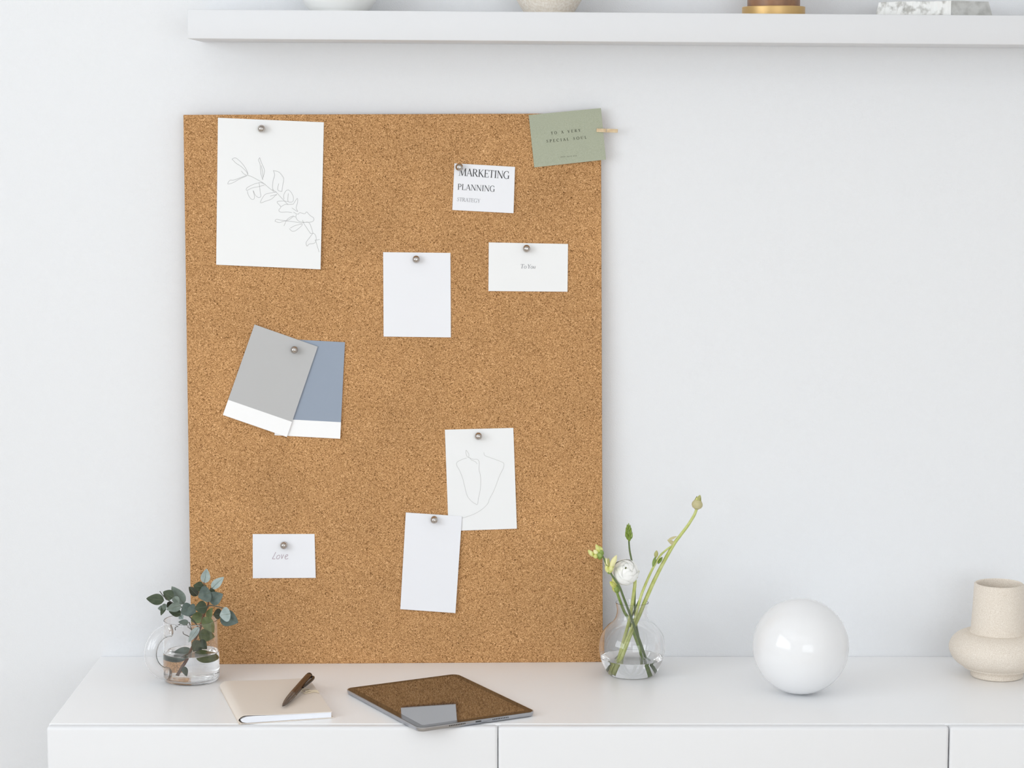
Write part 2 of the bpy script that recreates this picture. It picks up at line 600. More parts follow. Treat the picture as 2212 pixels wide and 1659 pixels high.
bq = [bd(396, 248), bd(1298.3, 245), PR.copy(), PL.copy()]
bm = bmesh.new()
fr = [bm.verts.new(p) for p in bq]
bk = [bm.verts.new(p - BN * BT) for p in bq]
bm.faces.new(fr)
bm.faces.new(bk[::-1])
for i in range(4):
    bm.faces.new((fr[i], fr[(i + 1) % 4], bk[(i + 1) % 4], bk[i]))
bmesh.ops.recalc_face_normals(bm, faces=bm.faces[:])
bmesh.ops.bevel(bm, geom=bm.edges[:], offset=0.0007, segments=1, affect='EDGES')
tag(link('cork_board', bm, M_CORK), 'large frameless brown cork board leaning upright against the white wall', 'pin board')


# ------------------------------------------------------------------ sheets pinned to the board
class Sheet:
    def __init__(s, name, px, m, label, cat, off=lambda s, t: 0.0, thick=0.0004, strip=None, group=None, tone=None, nx=10, ny=10):
        TL, TR, BR, BL = [bd(*p) for p in px]
        s.c = (TL, TR, BR, BL)
        s.off = off
        s.o = thing(name, TL, label, cat, group)
        bm = bmesh.new()
        ts = [j / ny for j in range(ny + 1)]
        if strip:
            ts = sorted(set([t for t in ts if abs(t - strip) > 0.03] + [strip]))
        F_, B_ = [], []
        for t in ts:
            F_.append([bm.verts.new(s.p(i / nx, t, thick)) for i in range(nx + 1)])
            B_.append([bm.verts.new(s.p(i / nx, t, 0)) for i in range(nx + 1)])
        nt = len(ts) - 1
        for j in range(nt):
            for i in range(nx):
                f = bm.faces.new((F_[j][i], F_[j + 1][i], F_[j + 1][i + 1], F_[j][i + 1]))
                if strip and ts[j] >= strip - 1e-6:
                    f.material_index = 1
                bm.faces.new((B_[j][i], B_[j][i + 1], B_[j + 1][i + 1], B_[j + 1][i])).material_index = 1 if strip else 0
        for i in range(nx):
            bm.faces.new((F_[0][i], F_[0][i + 1], B_[0][i + 1], B_[0][i]))
            bm.faces.new((F_[nt][i], B_[nt][i], B_[nt][i + 1], F_[nt][i + 1]))
        for j in range(nt):
            bm.faces.new((F_[j][0], B_[j][0], B_[j + 1][0], F_[j + 1][0]))
            bm.faces.new((F_[j][nx], F_[j + 1][nx], B_[j + 1][nx], B_[j][nx]))
        link('sheet', bm, m, s.o, 30)
        s.thick = thick

    def p(s, a, t, extra=0.0):
        TL, TR, BR, BL = s.c
        q = TL * (1 - a) * (1 - t) + TR * a * (1 - t) + BR * a * t + BL * (1 - a) * t
        return q + BN * (s.off(a, t) + extra)

    def px(s, u, v, extra=0.00018):
        TL, TR, BR, BL = s.c
        q = bd(u, v)
        ex, ey = TR - TL, BL - TL
        d = q - TL
        a11, a12, a22 = ex.dot(ex), ex.dot(ey), ey.dot(ey)
        b1, b2 = d.dot(ex), d.dot(ey)
        det = a11 * a22 - a12 * a12
        A, T_ = (b1 * a22 - b2 * a12) / det, (a11 * b2 - a12 * b1) / det
        A, T_ = min(max(A, 0), 1), min(max(T_, 0), 1)
        return q + BN * (s.off(A, T_) + s.thick + extra)


def ribbon(bm, pts, w, n=BN):
    """Flat stroke along pts lying on the board plane; w one width or a list."""
    if not isinstance(w, (list, tuple)):
        w = [w] * len(pts)
    prev = None
    for i, p in enumerate(pts):
        d = (pts[min(i + 1, len(pts) - 1)] - pts[max(i - 1, 0)])
        if d.length < 1e-9:
            continue
        sd = d.normalized().cross(n).normalized() * w[i] / 2
        cur = (bm.verts.new(p + sd), bm.verts.new(p - sd))
        if prev:
            bm.faces.new((prev[0], prev[1], cur[1], cur[0]))
        prev = cur


def drawing(sheet, polys, to_px, width, m, name='line_drawing'):
    bm = bmesh.new()
    for k, poly in enumerate(polys):
        pts = catmull([V((*to_px(*q), 0)) for q in poly], 5)
        ribbon(bm, [sheet.px(p.x, p.y) for p in pts], width)
    link(name, bm, m, sheet.o, recalc=False)


# glyphs: strokes as (points, width or widths); cap height 1
TK, TN, SF = 0.125, 0.05, 0.035


def arc(cx, cy, rx, ry, a0, a1, wmin=TN, wmax=TK, n=18):
    pts, ws = [], []
    for i in range(n + 1):
        a_ = math.radians(a0 + (a1 - a0) * i / n)
        pts.append((cx + rx * math.cos(a_), cy + ry * math.sin(a_)))
        ws.append(wmin + (wmax - wmin) * abs(math.cos(a_)) ** 1.3)
    return (pts, ws)


def ser(x, y, l=0.13):
    return ([(x - l, y), (x + l, y)], SF)


GL = {
    'A': (0.74, [([(0.06, 0), (0.36, 1)], TN), ([(0.35, 1), (0.67, 0)], TK), ([(0.17, 0.34), (0.55, 0.34)], TN), ser(0.06, 0.018), ser(0.67, 0.018)]),
    'C': (0.78, [arc(0.42, 0.5, 0.36, 0.5, 50, 310), ([(0.66, 0.96), (0.66, 0.72)], TN)]),
    'E': (0.62, [([(0.14, 0), (0.14, 1)], TK), ([(0.04, 0.98), (0.54, 0.98)], TN), ([(0.14, 0.52), (0.45, 0.52)], TN), ([(0.04, 0.02), (0.58, 0.02)], TN),
                 ([(0.54, 1), (0.52, 0.80)], TN), ([(0.58, 0), (0.57, 0.22)], TN), ([(0.45, 0.62), (0.45, 0.42)], SF)]),
    'G': (0.84, [arc(0.42, 0.5, 0.36, 0.5, 50, 300), ([(0.68, 0.02), (0.68, 0.42)], TK), ser(0.68, 0.42, 0.12), ([(0.66, 0.96), (0.66, 0.72)], TN)]),
    'I': (0.34, [([(0.17, 0), (0.17, 1)], TK), ser(0.17, 0.018), ser(0.17, 0.982)]),
    'K': (0.76, [([(0.14, 0), (0.14, 1)], TK), ([(0.14, 0.42), (0.62, 1)], TN), ([(0.28, 0.56), (0.68, 0)], TK), ser(0.14, 0.018), ser(0.14, 0.982), ser(0.62, 0.982, 0.1), ser(0.68, 0.018, 0.1)]),
    'L': (0.60, [([(0.14, 0), (0.14, 1)], TK), ser(0.14, 0.982), ([(0.04, 0.02), (0.54, 0.02)], TN), ([(0.54, 0), (0.56, 0.24)], TN)]),
    'M': (0.98, [([(0.10, 0), (0.17, 1)], TN), ([(0.17, 1), (0.47, 0.02)], TK), ([(0.47, 0.02), (0.82, 1)], TN), ([(0.82, 1), (0.86, 0)], TK), ser(0.10, 0.018), ser(0.86, 0.018), ser(0.13, 0.982, 0.08), ser(0.86, 0.982, 0.08)]),
    'N': (0.82, [([(0.12, 0), (0.12, 1)], TN), ([(0.12, 1), (0.70, 0)], TK), ([(0.70, 0), (0.70, 1)], TN), ser(0.12, 0.018, 0.1), ser(0.08, 0.982, 0.1), ser(0.70, 0.982, 0.1)]),
    'O': (0.86, [arc(0.43, 0.5, 0.37, 0.5, 0, 360)]),
    'P': (0.62, [([(0.14, 0), (0.14, 1)], TK), ser(0.14, 0.018), ([(0.04, 0.98), (0.30, 0.98)], TN), arc(0.30, 0.74, 0.25, 0.24, 90, -90), ([(0.30, 0.50), (0.14, 0.50)], TN)]),
    'R': (0.74, [([(0.14, 0), (0.14, 1)], TK), ser(0.14, 0.018), ([(0.04, 0.98), (0.30, 0.98)], TN), arc(0.30, 0.75, 0.24, 0.23, 90, -90), ([(0.30, 0.52), (0.14, 0.52)], TN), ([(0.32, 0.52), (0.66, 0)], TK), ser(0.68, 0.018, 0.08)]),
    'S': (0.60, [([(0.50, 0.80), (0.44, 0.94), (0.29, 0.98), (0.14, 0.90), (0.12, 0.74), (0.24, 0.58), (0.40, 0.46), (0.48, 0.30), (0.44, 0.10), (0.28, 0.02), (0.12, 0.07), (0.06, 0.24)],
                  [TN, TN, TN, TN * 1.4, TK * .8, TK, TK, TK * .8, TN * 1.4, TN, TN, TN]), ([(0.50, 0.98), (0.50, 0.78)], TN), ([(0.06, 0.02), (0.06, 0.26)], TN)]),
    'T': (0.66, [([(0.33, 0), (0.33, 1)], TK), ser(0.33, 0.018), ([(0.03, 0.98), (0.63, 0.98)], TN), ([(0.03, 1), (0.02, 0.80)], TN), ([(0.63, 1), (0.64, 0.80)], TN)]),
    'U': (0.78, [([(0.15, 1), (0.15, 0.34), (0.19, 0.14), (0.30, 0.04), (0.42, 0.02), (0.56, 0.08), (0.63, 0.26), (0.64, 1)], [TK, TK, TK * .9, TN, TN, TN, TN, TN]), ser(0.15, 0.982), ser(0.64, 0.982, 0.1)]),
    'V': (0.74, [([(0.08, 1), (0.38, 0)], TK), ([(0.38, 0), (0.66, 1)], TN), ser(0.08, 0.982, 0.1), ser(0.66, 0.982, 0.1)]),
    'Y': (0.70, [([(0.06, 1), (0.36, 0.46)], TK), ([(0.36, 0.46), (0.64, 1)], TN), ([(0.36, 0), (0.36, 0.48)], TK), ser(0.36, 0.018), ser(0.06, 0.982, 0.09), ser(0.64, 0.982, 0.09)]),
    'o': (0.52, [arc(0.26, 0.30, 0.21, 0.30, 0, 360, 0.04, 0.10)]),
    'u': (0.54, [([(0.10, 0.58), (0.08, 0.16), (0.14, 0.03), (0.24, 0.03), (0.36, 0.16), (0.42, 0.30)], [0.09, 0.10, 0.08, 0.04, 0.04, 0.05]), ([(0.43, 0.60), (0.42, 0.0)], 0.09)]),
    ' ': (0.42, []),
}


def text_line(sheet, text, pL, pR, cap_px, m, track=0.0, slant=0.0, bold=1.0, bm=None):
    """Write text so that its baseline runs from pixel pL to pR on the sheet."""
    own = bm is None
    bm = bm or bmesh.new()
    tot = sum(GL[ch][0] + track for ch in text) - track
    dx, dy = (pR[0] - pL[0]), (pR[1] - pL[1])
    ln = math.hypot(dx, dy)
    nx_, ny_ = dy / ln, -dx / ln                  # up in the picture, square to the line
    s_m = (bd(pR[0], pR[1]) - bd(pL[0], pL[1])).length / ln
    x = 0.0
    for ch in text:
        w, strokes = GL[ch]
        for pts, wd in strokes:
            q = []
            for (gx, gy) in pts:
                k = (x + gx + slant * gy) / tot
                q.append(sheet.px(pL[0] + dx * k + nx_ * cap_px * gy, pL[1] + dy * k + ny_ * cap_px * gy))
            ws = [w_ * cap_px * s_m * bold for w_ in (wd if isinstance(wd, list) else [wd] * len(q))]
            ribbon(bm, q, ws)
        x += w + track
    if own:
        link('lettering', bm, m, sheet.o, recalc=False)


# --- botanical drawing
s1 = Sheet('drawing_sheet', [(470.9, 254.4), (699.6, 264.2), (692.9, 581.5), (467.3, 571.7)], M_PAPER,
           'large white sheet with a pencil drawing of a leafy branch, pinned to the cork board', 'drawing',
           off=lambda a_, t_: 0.0006 + 0.0075 * (max(0, t_ - .1) ** 1.3) * (0.25 + 0.75 * a_) * (1 - 0.35 * t_), group='papers pinned to the cork board', nx=14, ny=18)
Z3 = lambda x_, y_: (380 + x_ / 4.365, 220 + y_ / 4.365)
branch = [
    [(530, 540), (560, 528), (600, 555), (640, 600), (665, 640), (682, 680)],
    [(530, 540), (570, 580), (610, 605), (640, 632), (668, 662), (680, 690)],
    [(618, 652), (640, 678), (668, 692)],
    [(668, 692), (610, 715), (545, 738), (510, 740), (490, 775), (540, 762), (600, 728), (670, 698)],
    [(672, 690), (720, 708), (780, 740), (830, 770), (880, 812), (930, 850)],
    [(790, 526), (780, 550), (795, 590), (800, 650), (805, 690), (822, 735)],
    [(790, 526), (810, 580), (835, 640), (830, 690), (815, 730)],
    [(805, 600), (818, 660), (822, 710)],
    [(835, 785), (780, 800), (720, 812), (670, 835), (672, 810), (740, 775), (800, 762), (845, 778)],
    [(675, 840), (685, 880), (710, 915), (735, 918), (742, 890), (728, 835)],
    [(732, 840), (750, 880), (780, 902), (802, 890), (795, 840), (785, 762)],
    [(920, 648), (932, 690), (918, 740), (912, 800), (920, 840)],
    [(920, 648), (970, 662), (1005, 700), (1018, 730), (1008, 790), (1000, 845)],
    [(970, 770), (962, 830), (1000, 846)],
    [(950, 850), (880, 862), (835, 880), (798, 950), (850, 935), (905, 915), (950, 870)],
    [(890, 888), (930, 880), (955, 878)],
    [(910, 825), (945, 850), (975, 882), (1020, 930), (1060, 970)],
    [(1020, 920), (1018, 880), (1038, 840), (1065, 832), (1095, 865), (1110, 910), (1100, 942), (1060, 940), (1058, 890), (1062, 862)],
    [(1060, 940), (1000, 935), (955, 945), (990, 990), (972, 1020), (990, 1040), (1050, 1038), (1095, 1045)],
    [(990, 990), (1030, 968), (1060, 968), (1108, 965)],
    [(1108, 965), (1145, 910), (1148, 950), (1135, 1000), (1150, 1035), (1095, 1000)],
    [(1110, 1040), (1150, 1060), (1170, 1045), (1215, 1055), (1235, 1038), (1265, 1070), (1300, 1095), (1295, 1125), (1250, 1135), (1170, 1130), (1135, 1095), (1135, 1060)],
    [(935, 1125), (975, 1138), (1020, 1125), (1060, 1125), (1110, 1130), (1195, 1145)],
    [(935, 1125), (950, 1108), (1010, 1118), (1060, 1115), (1110, 1080)],
    [(1020, 1170), (1050, 1110), (1100, 1078), (1130, 1085)],
    [(1070, 1195), (1100, 1220), (1140, 1208), (1195, 1155), (1130, 1165), (1080, 1190)],
    [(1195, 1115), (1210, 1150), (1240, 1195), (1270, 1240)],
    [(1195, 1140), (1250, 1135), (1275, 1175), (1295, 1240)],
    [(1270, 1240), (1310, 1245), (1325, 1290), (1310, 1330), (1260, 1340), (1238, 1360), (1230, 1325), (1262, 1280), (1290, 1242)],
    [(1310, 1305), (1358, 1297)], [(1318, 1300), (1335, 1360), (1352, 1415)],
]
drawing(s1, branch, Z3, 0.00050, M_PENCIL)

# --- sage card
sage = Sheet('greeting_card', [(1142, 248.6), (1297.6, 233.7), (1308.6, 344.8), (1154, 361.6)], M_SAGE,
             'sage green card with printed lettering clipped over the cork board corner', 'card', off=lambda a_, t_: 0.0008 + 0.0034 * a_, thick=0.0006)
text_line(sage, 'TO A VERY', (1190.2, 290.8), (1253.8, 284.4), 5.9, M_INKSAGE, track=0.55, bold=1.5)
text_line(sage, 'SPECIAL SOUL', (1180.2, 308.2), (1267.2, 299.6), 5.9, M_INKSAGE, track=0.44, bold=1.5)
bm = bmesh.new()                                # the line of tiny print, too small to read
for k in range(13):
    if k in (4, 9):
        continue
    u_, v_ = 1211.5 + 33.2 * k / 12, 340.0 - 2.6 * k / 12
    ribbon(bm, [sage.px(u_, v_), sage.px(u_ + 0.15, v_ - 1.7)], 0.0006)
link('small_print', bm, M_INKSAGE, sage.o, recalc=False)

# --- marketing card
mk = Sheet('index_card', [(981.6, 352.9), (1112.4, 360.5), (1109.1, 460.5), (977.1, 453.6)], M_PAPER2,
           'white card reading marketing planning strategy, below the sage green card', 'card',
           off=lambda a_, t_: 0.0005 + 0.0018 * a_ * t_ + 0.0012 * a_, group='papers pinned to the cork board')
text_line(mk, 'MARKETING', (991.0, 379.2), (1100.6, 386.6), 16.2, M_INK, track=0.02)
text_line(mk, 'PLANNING', (988.2, 409.6), (1069.0, 414.2), 12.6, M_INK, track=0.05)
text_line(mk, 'STRATEGY', (987.0, 434.4), (1037.0, 438.0), 8.2, M_INKGREY, track=0.02)

# --- blank note
Sheet('blank_note', [(827.7, 544.7), (973, 546.3), (974, 728.7), (828.7, 726.8)], M_PAPER2,
      'blank white upright note at the middle of the cork board', 'note', off=lambda a_, t_: 0.0005 + 0.0012 * t_, group='papers pinned to the cork board')

# --- To You card
ty = Sheet('note_card', [(1055.8, 523.6), (1226.9, 527), (1225.7, 630), (1055, 628.6)], M_PAPER,
           'wide white card reading To You in italics, near the cork board edge', 'card', off=lambda a_, t_: 0.0005 + 0.001 * t_, group='papers pinned to the cork board')
text_line(ty, 'To', (1123.3, 579.6), (1137.0, 579.9), 9.0, M_INKGREY, track=0.03, slant=0.16, bold=1.3)
text_line(ty, 'You', (1138.6, 579.9), (1156.4, 580.2), 9.0, M_INKGREY, track=0.03, slant=0.16, bold=1.3)

# --- paint chips
Sheet('colour_swatch', [(603.5, 731.6), (745.2, 739.1), (735.1, 947.2), (593, 940)], [M_BLUECARD, M_WHITECHIP],
      'slate blue paint chip with a white bottom margin, tucked behind the grey chip', 'paint chip', off=lambda a_, t_: 0.0004 + 0.0028 * a_ * (0.3 + 0.7 * t_), thick=0.0005, strip=0.828,
      group='paint chips on the cork board')
Sheet('colour_swatch', [(550.3, 700.6), (686.7, 748.4), (620, 943.3), (482, 895.7)], [M_GREYCARD, M_WHITECHIP],
      'tilted light grey paint chip with a white bottom margin, in front of the blue chip', 'paint chip', off=lambda a_, t_: 0.0034 + 0.0006 * t_, thick=0.0005, strip=0.832,
      group='paint chips on the cork board')

# --- line art and narrow paper
la = Sheet('drawing_sheet', [(961, 928.1), (1108.8, 924.3), (1116.5, 1141.5), (969, 1147)], M_PAPER,
           'white sheet with a faint single-line drawing, its bottom corner behind the narrow blank paper', 'drawing', off=lambda a_, t_: 0.0005 + 0.0012 * a_ * t_, group='papers pinned to the cork board')
Z7 = lambda x_, y_: (850 + x_ / 3.857, 910 + y_ / 3.857)
art = [
    [(605, 240), (603, 262), (612, 290), (625, 300), (628, 275), (615, 252), (605, 240)],
    [(610, 305), (570, 318), (530, 340), (526, 365), (548, 405), (575, 470), (595, 550), (615, 620), (650, 665), (695, 695)],
    [(625, 300), (660, 315), (700, 318), (714, 345), (712, 400), (725, 460), (724, 560), (708, 640), (703, 680), (695, 695)],
    [(632, 300), (650, 322), (680, 335), (698, 355)],
    [(752, 258), (762, 285), (800, 300), (850, 318), (900, 338), (920, 352), (915, 390), (885, 450), (855, 530), (830, 590), (800, 645), (785, 685), (740, 730), (680, 768), (610, 795), (572, 806)],
]
drawing(la, art, Z7, 0.00050, M_PENCILSOFT)
Sheet('narrow_paper', [(876.7, 1106.5), (997.8, 1114.8), (983.8, 1322.8), (864.8, 1315)], M_PAPER2,
      'narrow blank white paper overlapping the bottom of the single-line drawing', 'note',
      off=lambda a_, t_: 0.0022 + 0.0022 * a_ * t_ + 0.0008 * t_, group='papers pinned to the cork board')

# --- Love card
lv = Sheet('note_card', [(546, 1153.5), (679.4, 1153.3), (682.3, 1247.5), (546.2, 1248.9)], M_PAPER2,
           'small white card with handwritten Love, lowest on the cork board', 'card', off=lambda a_, t_: 0.0005 + 0.0022 * a_ * t_, group='papers pinned to the cork board')
Z8 = lambda x_, y_: (520 + x_ / 11.06, 1130 + y_ / 11.06)
love = [
    [(838, 690), (800, 770), (760, 842), (775, 852), (828, 850)],
    [(905, 762), (872, 785), (858, 825), (872, 850), (902, 848), (930, 820), (938, 780), (920, 760), (905, 762)],
    [(975, 742), (978, 800), (980, 850)], [(980, 850), (1005, 800), (1028, 745)],
    [(1055, 810), (1095, 795), (1128, 765), (1115, 748), (1085, 760), (1060, 800), (1062, 840), (1090, 855), (1135, 835)],
]
drawing(lv, love, Z8, 0.00085, M_MAUVE, 'handwriting')


# ------------------------------------------------------------------ push pins
def frame_on_board(p):
    ex = (PR - PL).normalized()
    ey = BN.cross(ex).normalized()
    if ey.z < 0:
        ey = -ey
    return ex, ey


pin_src = None
pins = [((565, 278.3), s1, 'large branch drawing'), ((992.3, 361.2), mk, 'marketing card'), ((899, 560.3), None, 'upright blank note'), ((1137.5, 537.2), ty, 'To You card'),
        ((635.8, 755.8), None, 'grey paint chip'), ((1033.5, 942.3), la, 'single-line drawing'), ((937.8, 1123.2), None, 'narrow blank paper'), ((613.2, 1178.2), lv, 'Love card')]
ex_, ey_ = frame_on_board(None)
prof_head = [(0, 0.0112), (0.0014, 0.0111), (0.0028, 0.0104), (0.0040, 0.0091), (0.0047, 0.0074), (0.0050, 0.0056), (0.0048, 0.0040), (0.0042, 0.0028), (0.0035, 0.0022), (0.0030, 0.0020), (0, 0.0020)]
prof_col = [(0, 0.0021), (0.0030, 0.0021), (0.0034, 0.0014), (0.0044, 0.0008), (0.0046, 0.0003), (0.0044, 0.0001), (0, 0.0)]
off0 = {0: 0.001, 1: 0.0012, 2: 0.0012, 3: 0.0011, 4: 0.0041, 5: 0.0011, 6: 0.0029, 7: 0.0011}
for i, (pp, sh, lab) in enumerate(pins):
    # aim the pixel at the middle of the head, which stands off the board
    base = bd(pp[0], pp[1]) + BN * 0.0
    mid = hit(pp[0], pp[1], bd(pp[0], pp[1]) + BN * (off0[i] + 0.006), BN)
    base = mid - BN * 0.006
    tilt = Matrix.Rotation(random.uniform(-.14, .14), 3, ex_) @ Matrix.Rotation(random.uniform(-.14, .14), 3, ey_)
    n_ = BN
    Mx = frame(base, ex_, n_.cross(ex_), n_) @ Matrix.Scale(1.18, 4)
    if pin_src is None:
        t = thing('push_pin', base, 'round silver push pin through the top of the ' + lab, 'push pin', 'silver push pins in the cork board')
        t.matrix_world = Mx
        h = link('head', bm_lathe(curve2(prof_head[:-1], 3) + [(0, 0.0020)], 24), M_CHROME)
        h.parent = t
        c_ = link('collar', bm_lathe(prof_col, 24), M_CHROME)
        c_.parent = t
        for q in (h, c_):
            q.data.polygons.foreach_set('use_smooth', [True] * len(q.data.polygons))
        pin_src = (t, h, c_)
    else:
        t = pin_src[0].copy()
        COL.objects.link(t)
        t['label'] = 'round silver push pin through the top of the ' + lab
        t.matrix_world = Mx
        for q in pin_src[1:]:
            k = q.copy()
            COL.objects.link(k)
            k.parent = t

# ------------------------------------------------------------------ clothespin on the sage card
pa = sage.px(1288.2, 281.5, 0.0002)
pb = bd(1333, 283.0)
exc = (pb - pa)
exc = (exc - BN * exc.dot(BN)).normalized()
ezc = BN
eyc = ezc.cross(exc)
Lc = 45.5 * (DIST - 0.02) / F
peg = thing('clothes_peg', pa, 'tiny wooden clothes peg gripping the edge of the sage green card', 'clothes peg')
Mp = frame(pa, exc, eyc, ezc)


def jaw(sign):
    bm = bmesh.new()
    # outline along the peg (x) and its thickness (z); gripping end at x = 0
    oz = 0.0 if sign > 0 else -0.0012
    outer = [(0, 0.0018), (0.002, 0.0026), (0.012, 0.0030), (0.0135, 0.0024), (0.0155, 0.0024), (0.017, 0.0030), (Lc - 0.001, 0.0040), (Lc, 0.0032)]
    inner = [(Lc, 0.0018), (0.018, 0.0002), (0.012, 0.0), (0, 0.0)]
    if sign < 0:
        outer = [(x_, z_ * 0.42 + 0.0003) for x_, z_ in outer]
        inner = [(x_, z_ * 0.2) for x_, z_ in inner]
    hw = 0.0026
    ring = outer + inner
    f1 = [bm.verts.new((x_, -hw, oz + sign * z_)) for x_, z_ in ring]
    f2 = [bm.verts.new((x_, hw, oz + sign * z_)) for x_, z_ in ring]
    bm.faces.new(f1)
    bm.faces.new(f2[::-1])
    for i in range(len(ring)):
        j = (i + 1) % len(ring)
        bm.faces.new((f1[i], f2[i], f2[j], f1[j]))
    bmesh.ops.recalc_face_normals(bm, faces=bm.faces[:])
    return xform(bm, Mp)


link('jaw', jaw(1), M_PEG, peg)
link('jaw', jaw(-1), M_PEG, peg)
bm = bmesh.new()
for k in range(3):
    ring = [Mp @ V((0.0145 + 0.0013 * math.cos(q), -0.0012 + 0.0012 * k, 0.0004 + 0.0024 * math.sin(q))) for q in [2 * math.pi * i / 16 for i in range(17)]]
    bm_tube(ring, 0.0004, 6, bm)
link('spring', bm, M_METAL, peg, True)

# ------------------------------------------------------------------ glass jug with ring handle
GT = 0.0011
jc = on_top(414, 1468.5)                       # centre of the foot
kj = (jc - C0).length / F                      # metres per pixel at the jug
RJ = 59.5 * kj
HJ = 0.0915
jug = thing('glass_jug', jc, 'clear glass jug with a big ring handle, holding eucalyptus in water', 'jug')
prof = [(0, 0.0002), (RJ - 0.008, 0.0002), (RJ - 0.003, 0.0012), (RJ - 0.0006, 0.005), (RJ, 0.011), (RJ - 0.0005, 0.045), (RJ - 0.0015, HJ - 0.008), (RJ - 0.0018, HJ - 0.001), (RJ - 0.0025, HJ),
        (RJ - 0.0031, HJ - 0.001), (RJ - 0.0015 - GT, HJ - 0.008), (RJ - 0.0005 - GT, 0.045), (RJ - GT, 0.012), (RJ - GT - 0.0012, 0.0065), (RJ - 0.006, 0.0038), (RJ - 0.012, 0.0032), (0, 0.0032)]
prof = curve2(prof[1:9], 4)[:-1] + curve2(prof[8:16], 4)
link('body', bm_lathe([(0, 0.0002)] + prof + [(0, 0.0032)], 72, jc), M_GLASS, jug, 'all')
dh = V((-0.83, -0.56, 0)).normalized()
nh = V((0.56, -0.83, 0)).normalized()


def hp(zx, zy):
    return hit(290 + zx / 5.53, 1210 + zy / 5.53, jc, nh)


path = catmull([hp(435, 838), hp(372, 850), hp(300, 890), hp(232, 975), hp(196, 1085), hp(200, 1190), hp(248, 1285), hp(330, 1345), hp(430, 1350)], 8)
rt = 76 / 5.53 * kj
bm = bm_tube(path, rt, 28)
bm_tube(path, rt - 0.0010, 28, bm, True, True)       # the ring is a hollow tube
link('handle', bm, M_GLASS, jug, 'all', False)
# water
wz = on_top(412, 1408).z
wl = hit(412, 1407.5, jc, (0, 1, 0)).z - jc.z
ri = RJ - GT + 0.00015
prof = [(0, 0.0031), (RJ - 0.012, 0.0031), (RJ - 0.006, 0.0037), (RJ - GT - 0.0011, 0.0064), (ri, 0.012), (ri - 0.0002, wl - 0.0004), (ri - 0.0001, wl + 0.0006), (ri - 0.0012, wl), (0, wl)]
tag(link('water', bm_lathe(prof, 72, jc), M_WATER, None, 'all'), 'clear water filling the lower half of the glass jug', 'water')


# ------------------------------------------------------------------ leaves
def bm_leaf(base, tip, width, nrm, cup=0.25, fold=0.12, point=0.72, bm=None, bend=0.1):
    bm = bm or bmesh.new()
    ax = tip - base
    L = ax.length
    ax.normalize()
    nrm = (nrm - ax * nrm.dot(ax)).normalized()
    sd = ax.cross(nrm)
    ns, nc = 12, 6
    rows = []
    for i in range(ns + 1):
        t = i / ns
        w = width / 2 * (math.sin(math.pi * t ** 0.80) ** point) * (1 - 0.30 * t * t) * 1.04 if 0 < i < ns else 0
        row = []
        for j in range(-nc // 2, nc // 2 + 1):
            q = j / (nc / 2)
            z = (abs(q) * fold + q * q * cup * 0.4) * w * 1.0 - bend * L * (t - t * t) * -1.0
            row.append(base + ax * (L * t) + sd * (w * q) + nrm * z)
        rows.append(row)
    b0 = bm.verts.new(rows[0][0])
    b1 = bm.verts.new(rows[-1][0])
    vr = [[bm.verts.new(p) for p in r] for r in rows[1:-1]]
    for j in range(nc):
        bm.faces.new((b0, vr[0][j + 1], vr[0][j]))
        bm.faces.new((vr[-1][j], vr[-1][j + 1], b1))
    for a_, b_ in zip(vr, vr[1:]):
        for j in range(nc):
            bm.faces.new((a_[j], a_[j + 1], b_[j + 1], b_[j]))
    return bm


Z1 = lambda x_, y_: (290 + x_ / 5.53, 1210 + y_ / 5.53)
YJ = jc.y


def zj(x_, y_, dy=0.0):
    u_, v_ = Z1(x_, y_)
    return at_y(u_, v_, YJ + dy)


euc = thing('eucalyptus_sprig', zj(600, 1200), 'eucalyptus sprig of small rounded grey green leaves standing in the glass jug', 'plant')
main = catmull([zj(540, 1362, -.012), zj(590, 1260, -.010), zj(640, 1160, -.006), zj(735, 930, -.004), zj(790, 800, -.003), zj(832, 650, -.004), zj(885, 520, -.006), zj(860, 400, -.008), zj(830, 265, -.006)], 6)
link('stem', bm_tube(main, [0.0022, 0.0020, 0.0017, 0.0014, 0.0008], 9), M_TWIG, euc, True)
for br_pts, r_ in (([(775, 805, -.003), (700, 720, .004), (640, 650, .008), (545, 545, .006), (440, 500, .0), (350, 430, -.006), (305, 372, -.008)], 0.0008),
                   ([(845, 615, -.004), (890, 545, -.012), (980, 552, -.02), (1075, 575, -.024)], 0.0009),
                   ([(690, 835, .004), (655, 800, .004), (618, 765, .004)], 0.0006),
                   ([(705, 940, .002), (640, 905, .004), (590, 880, .006), (580, 852, .006)], 0.0006),
                   ([(655, 740, .006), (690, 835, .004), (735, 930, -.004)], 0.0007),
                   ([(490, 835, .012), (492, 795, .012), (545, 765, .01), (560, 745, .008)], 0.0006),
                   ([(870, 380, -.008), (915, 350, -.008), (940, 330, -.008)], 0.0008)):
    link('twig', bm_tube(catmull([zj(*q) for q in br_pts], 5), [r_ * 1.2, r_ * 0.8], 7), M_TWIGD, euc, True)
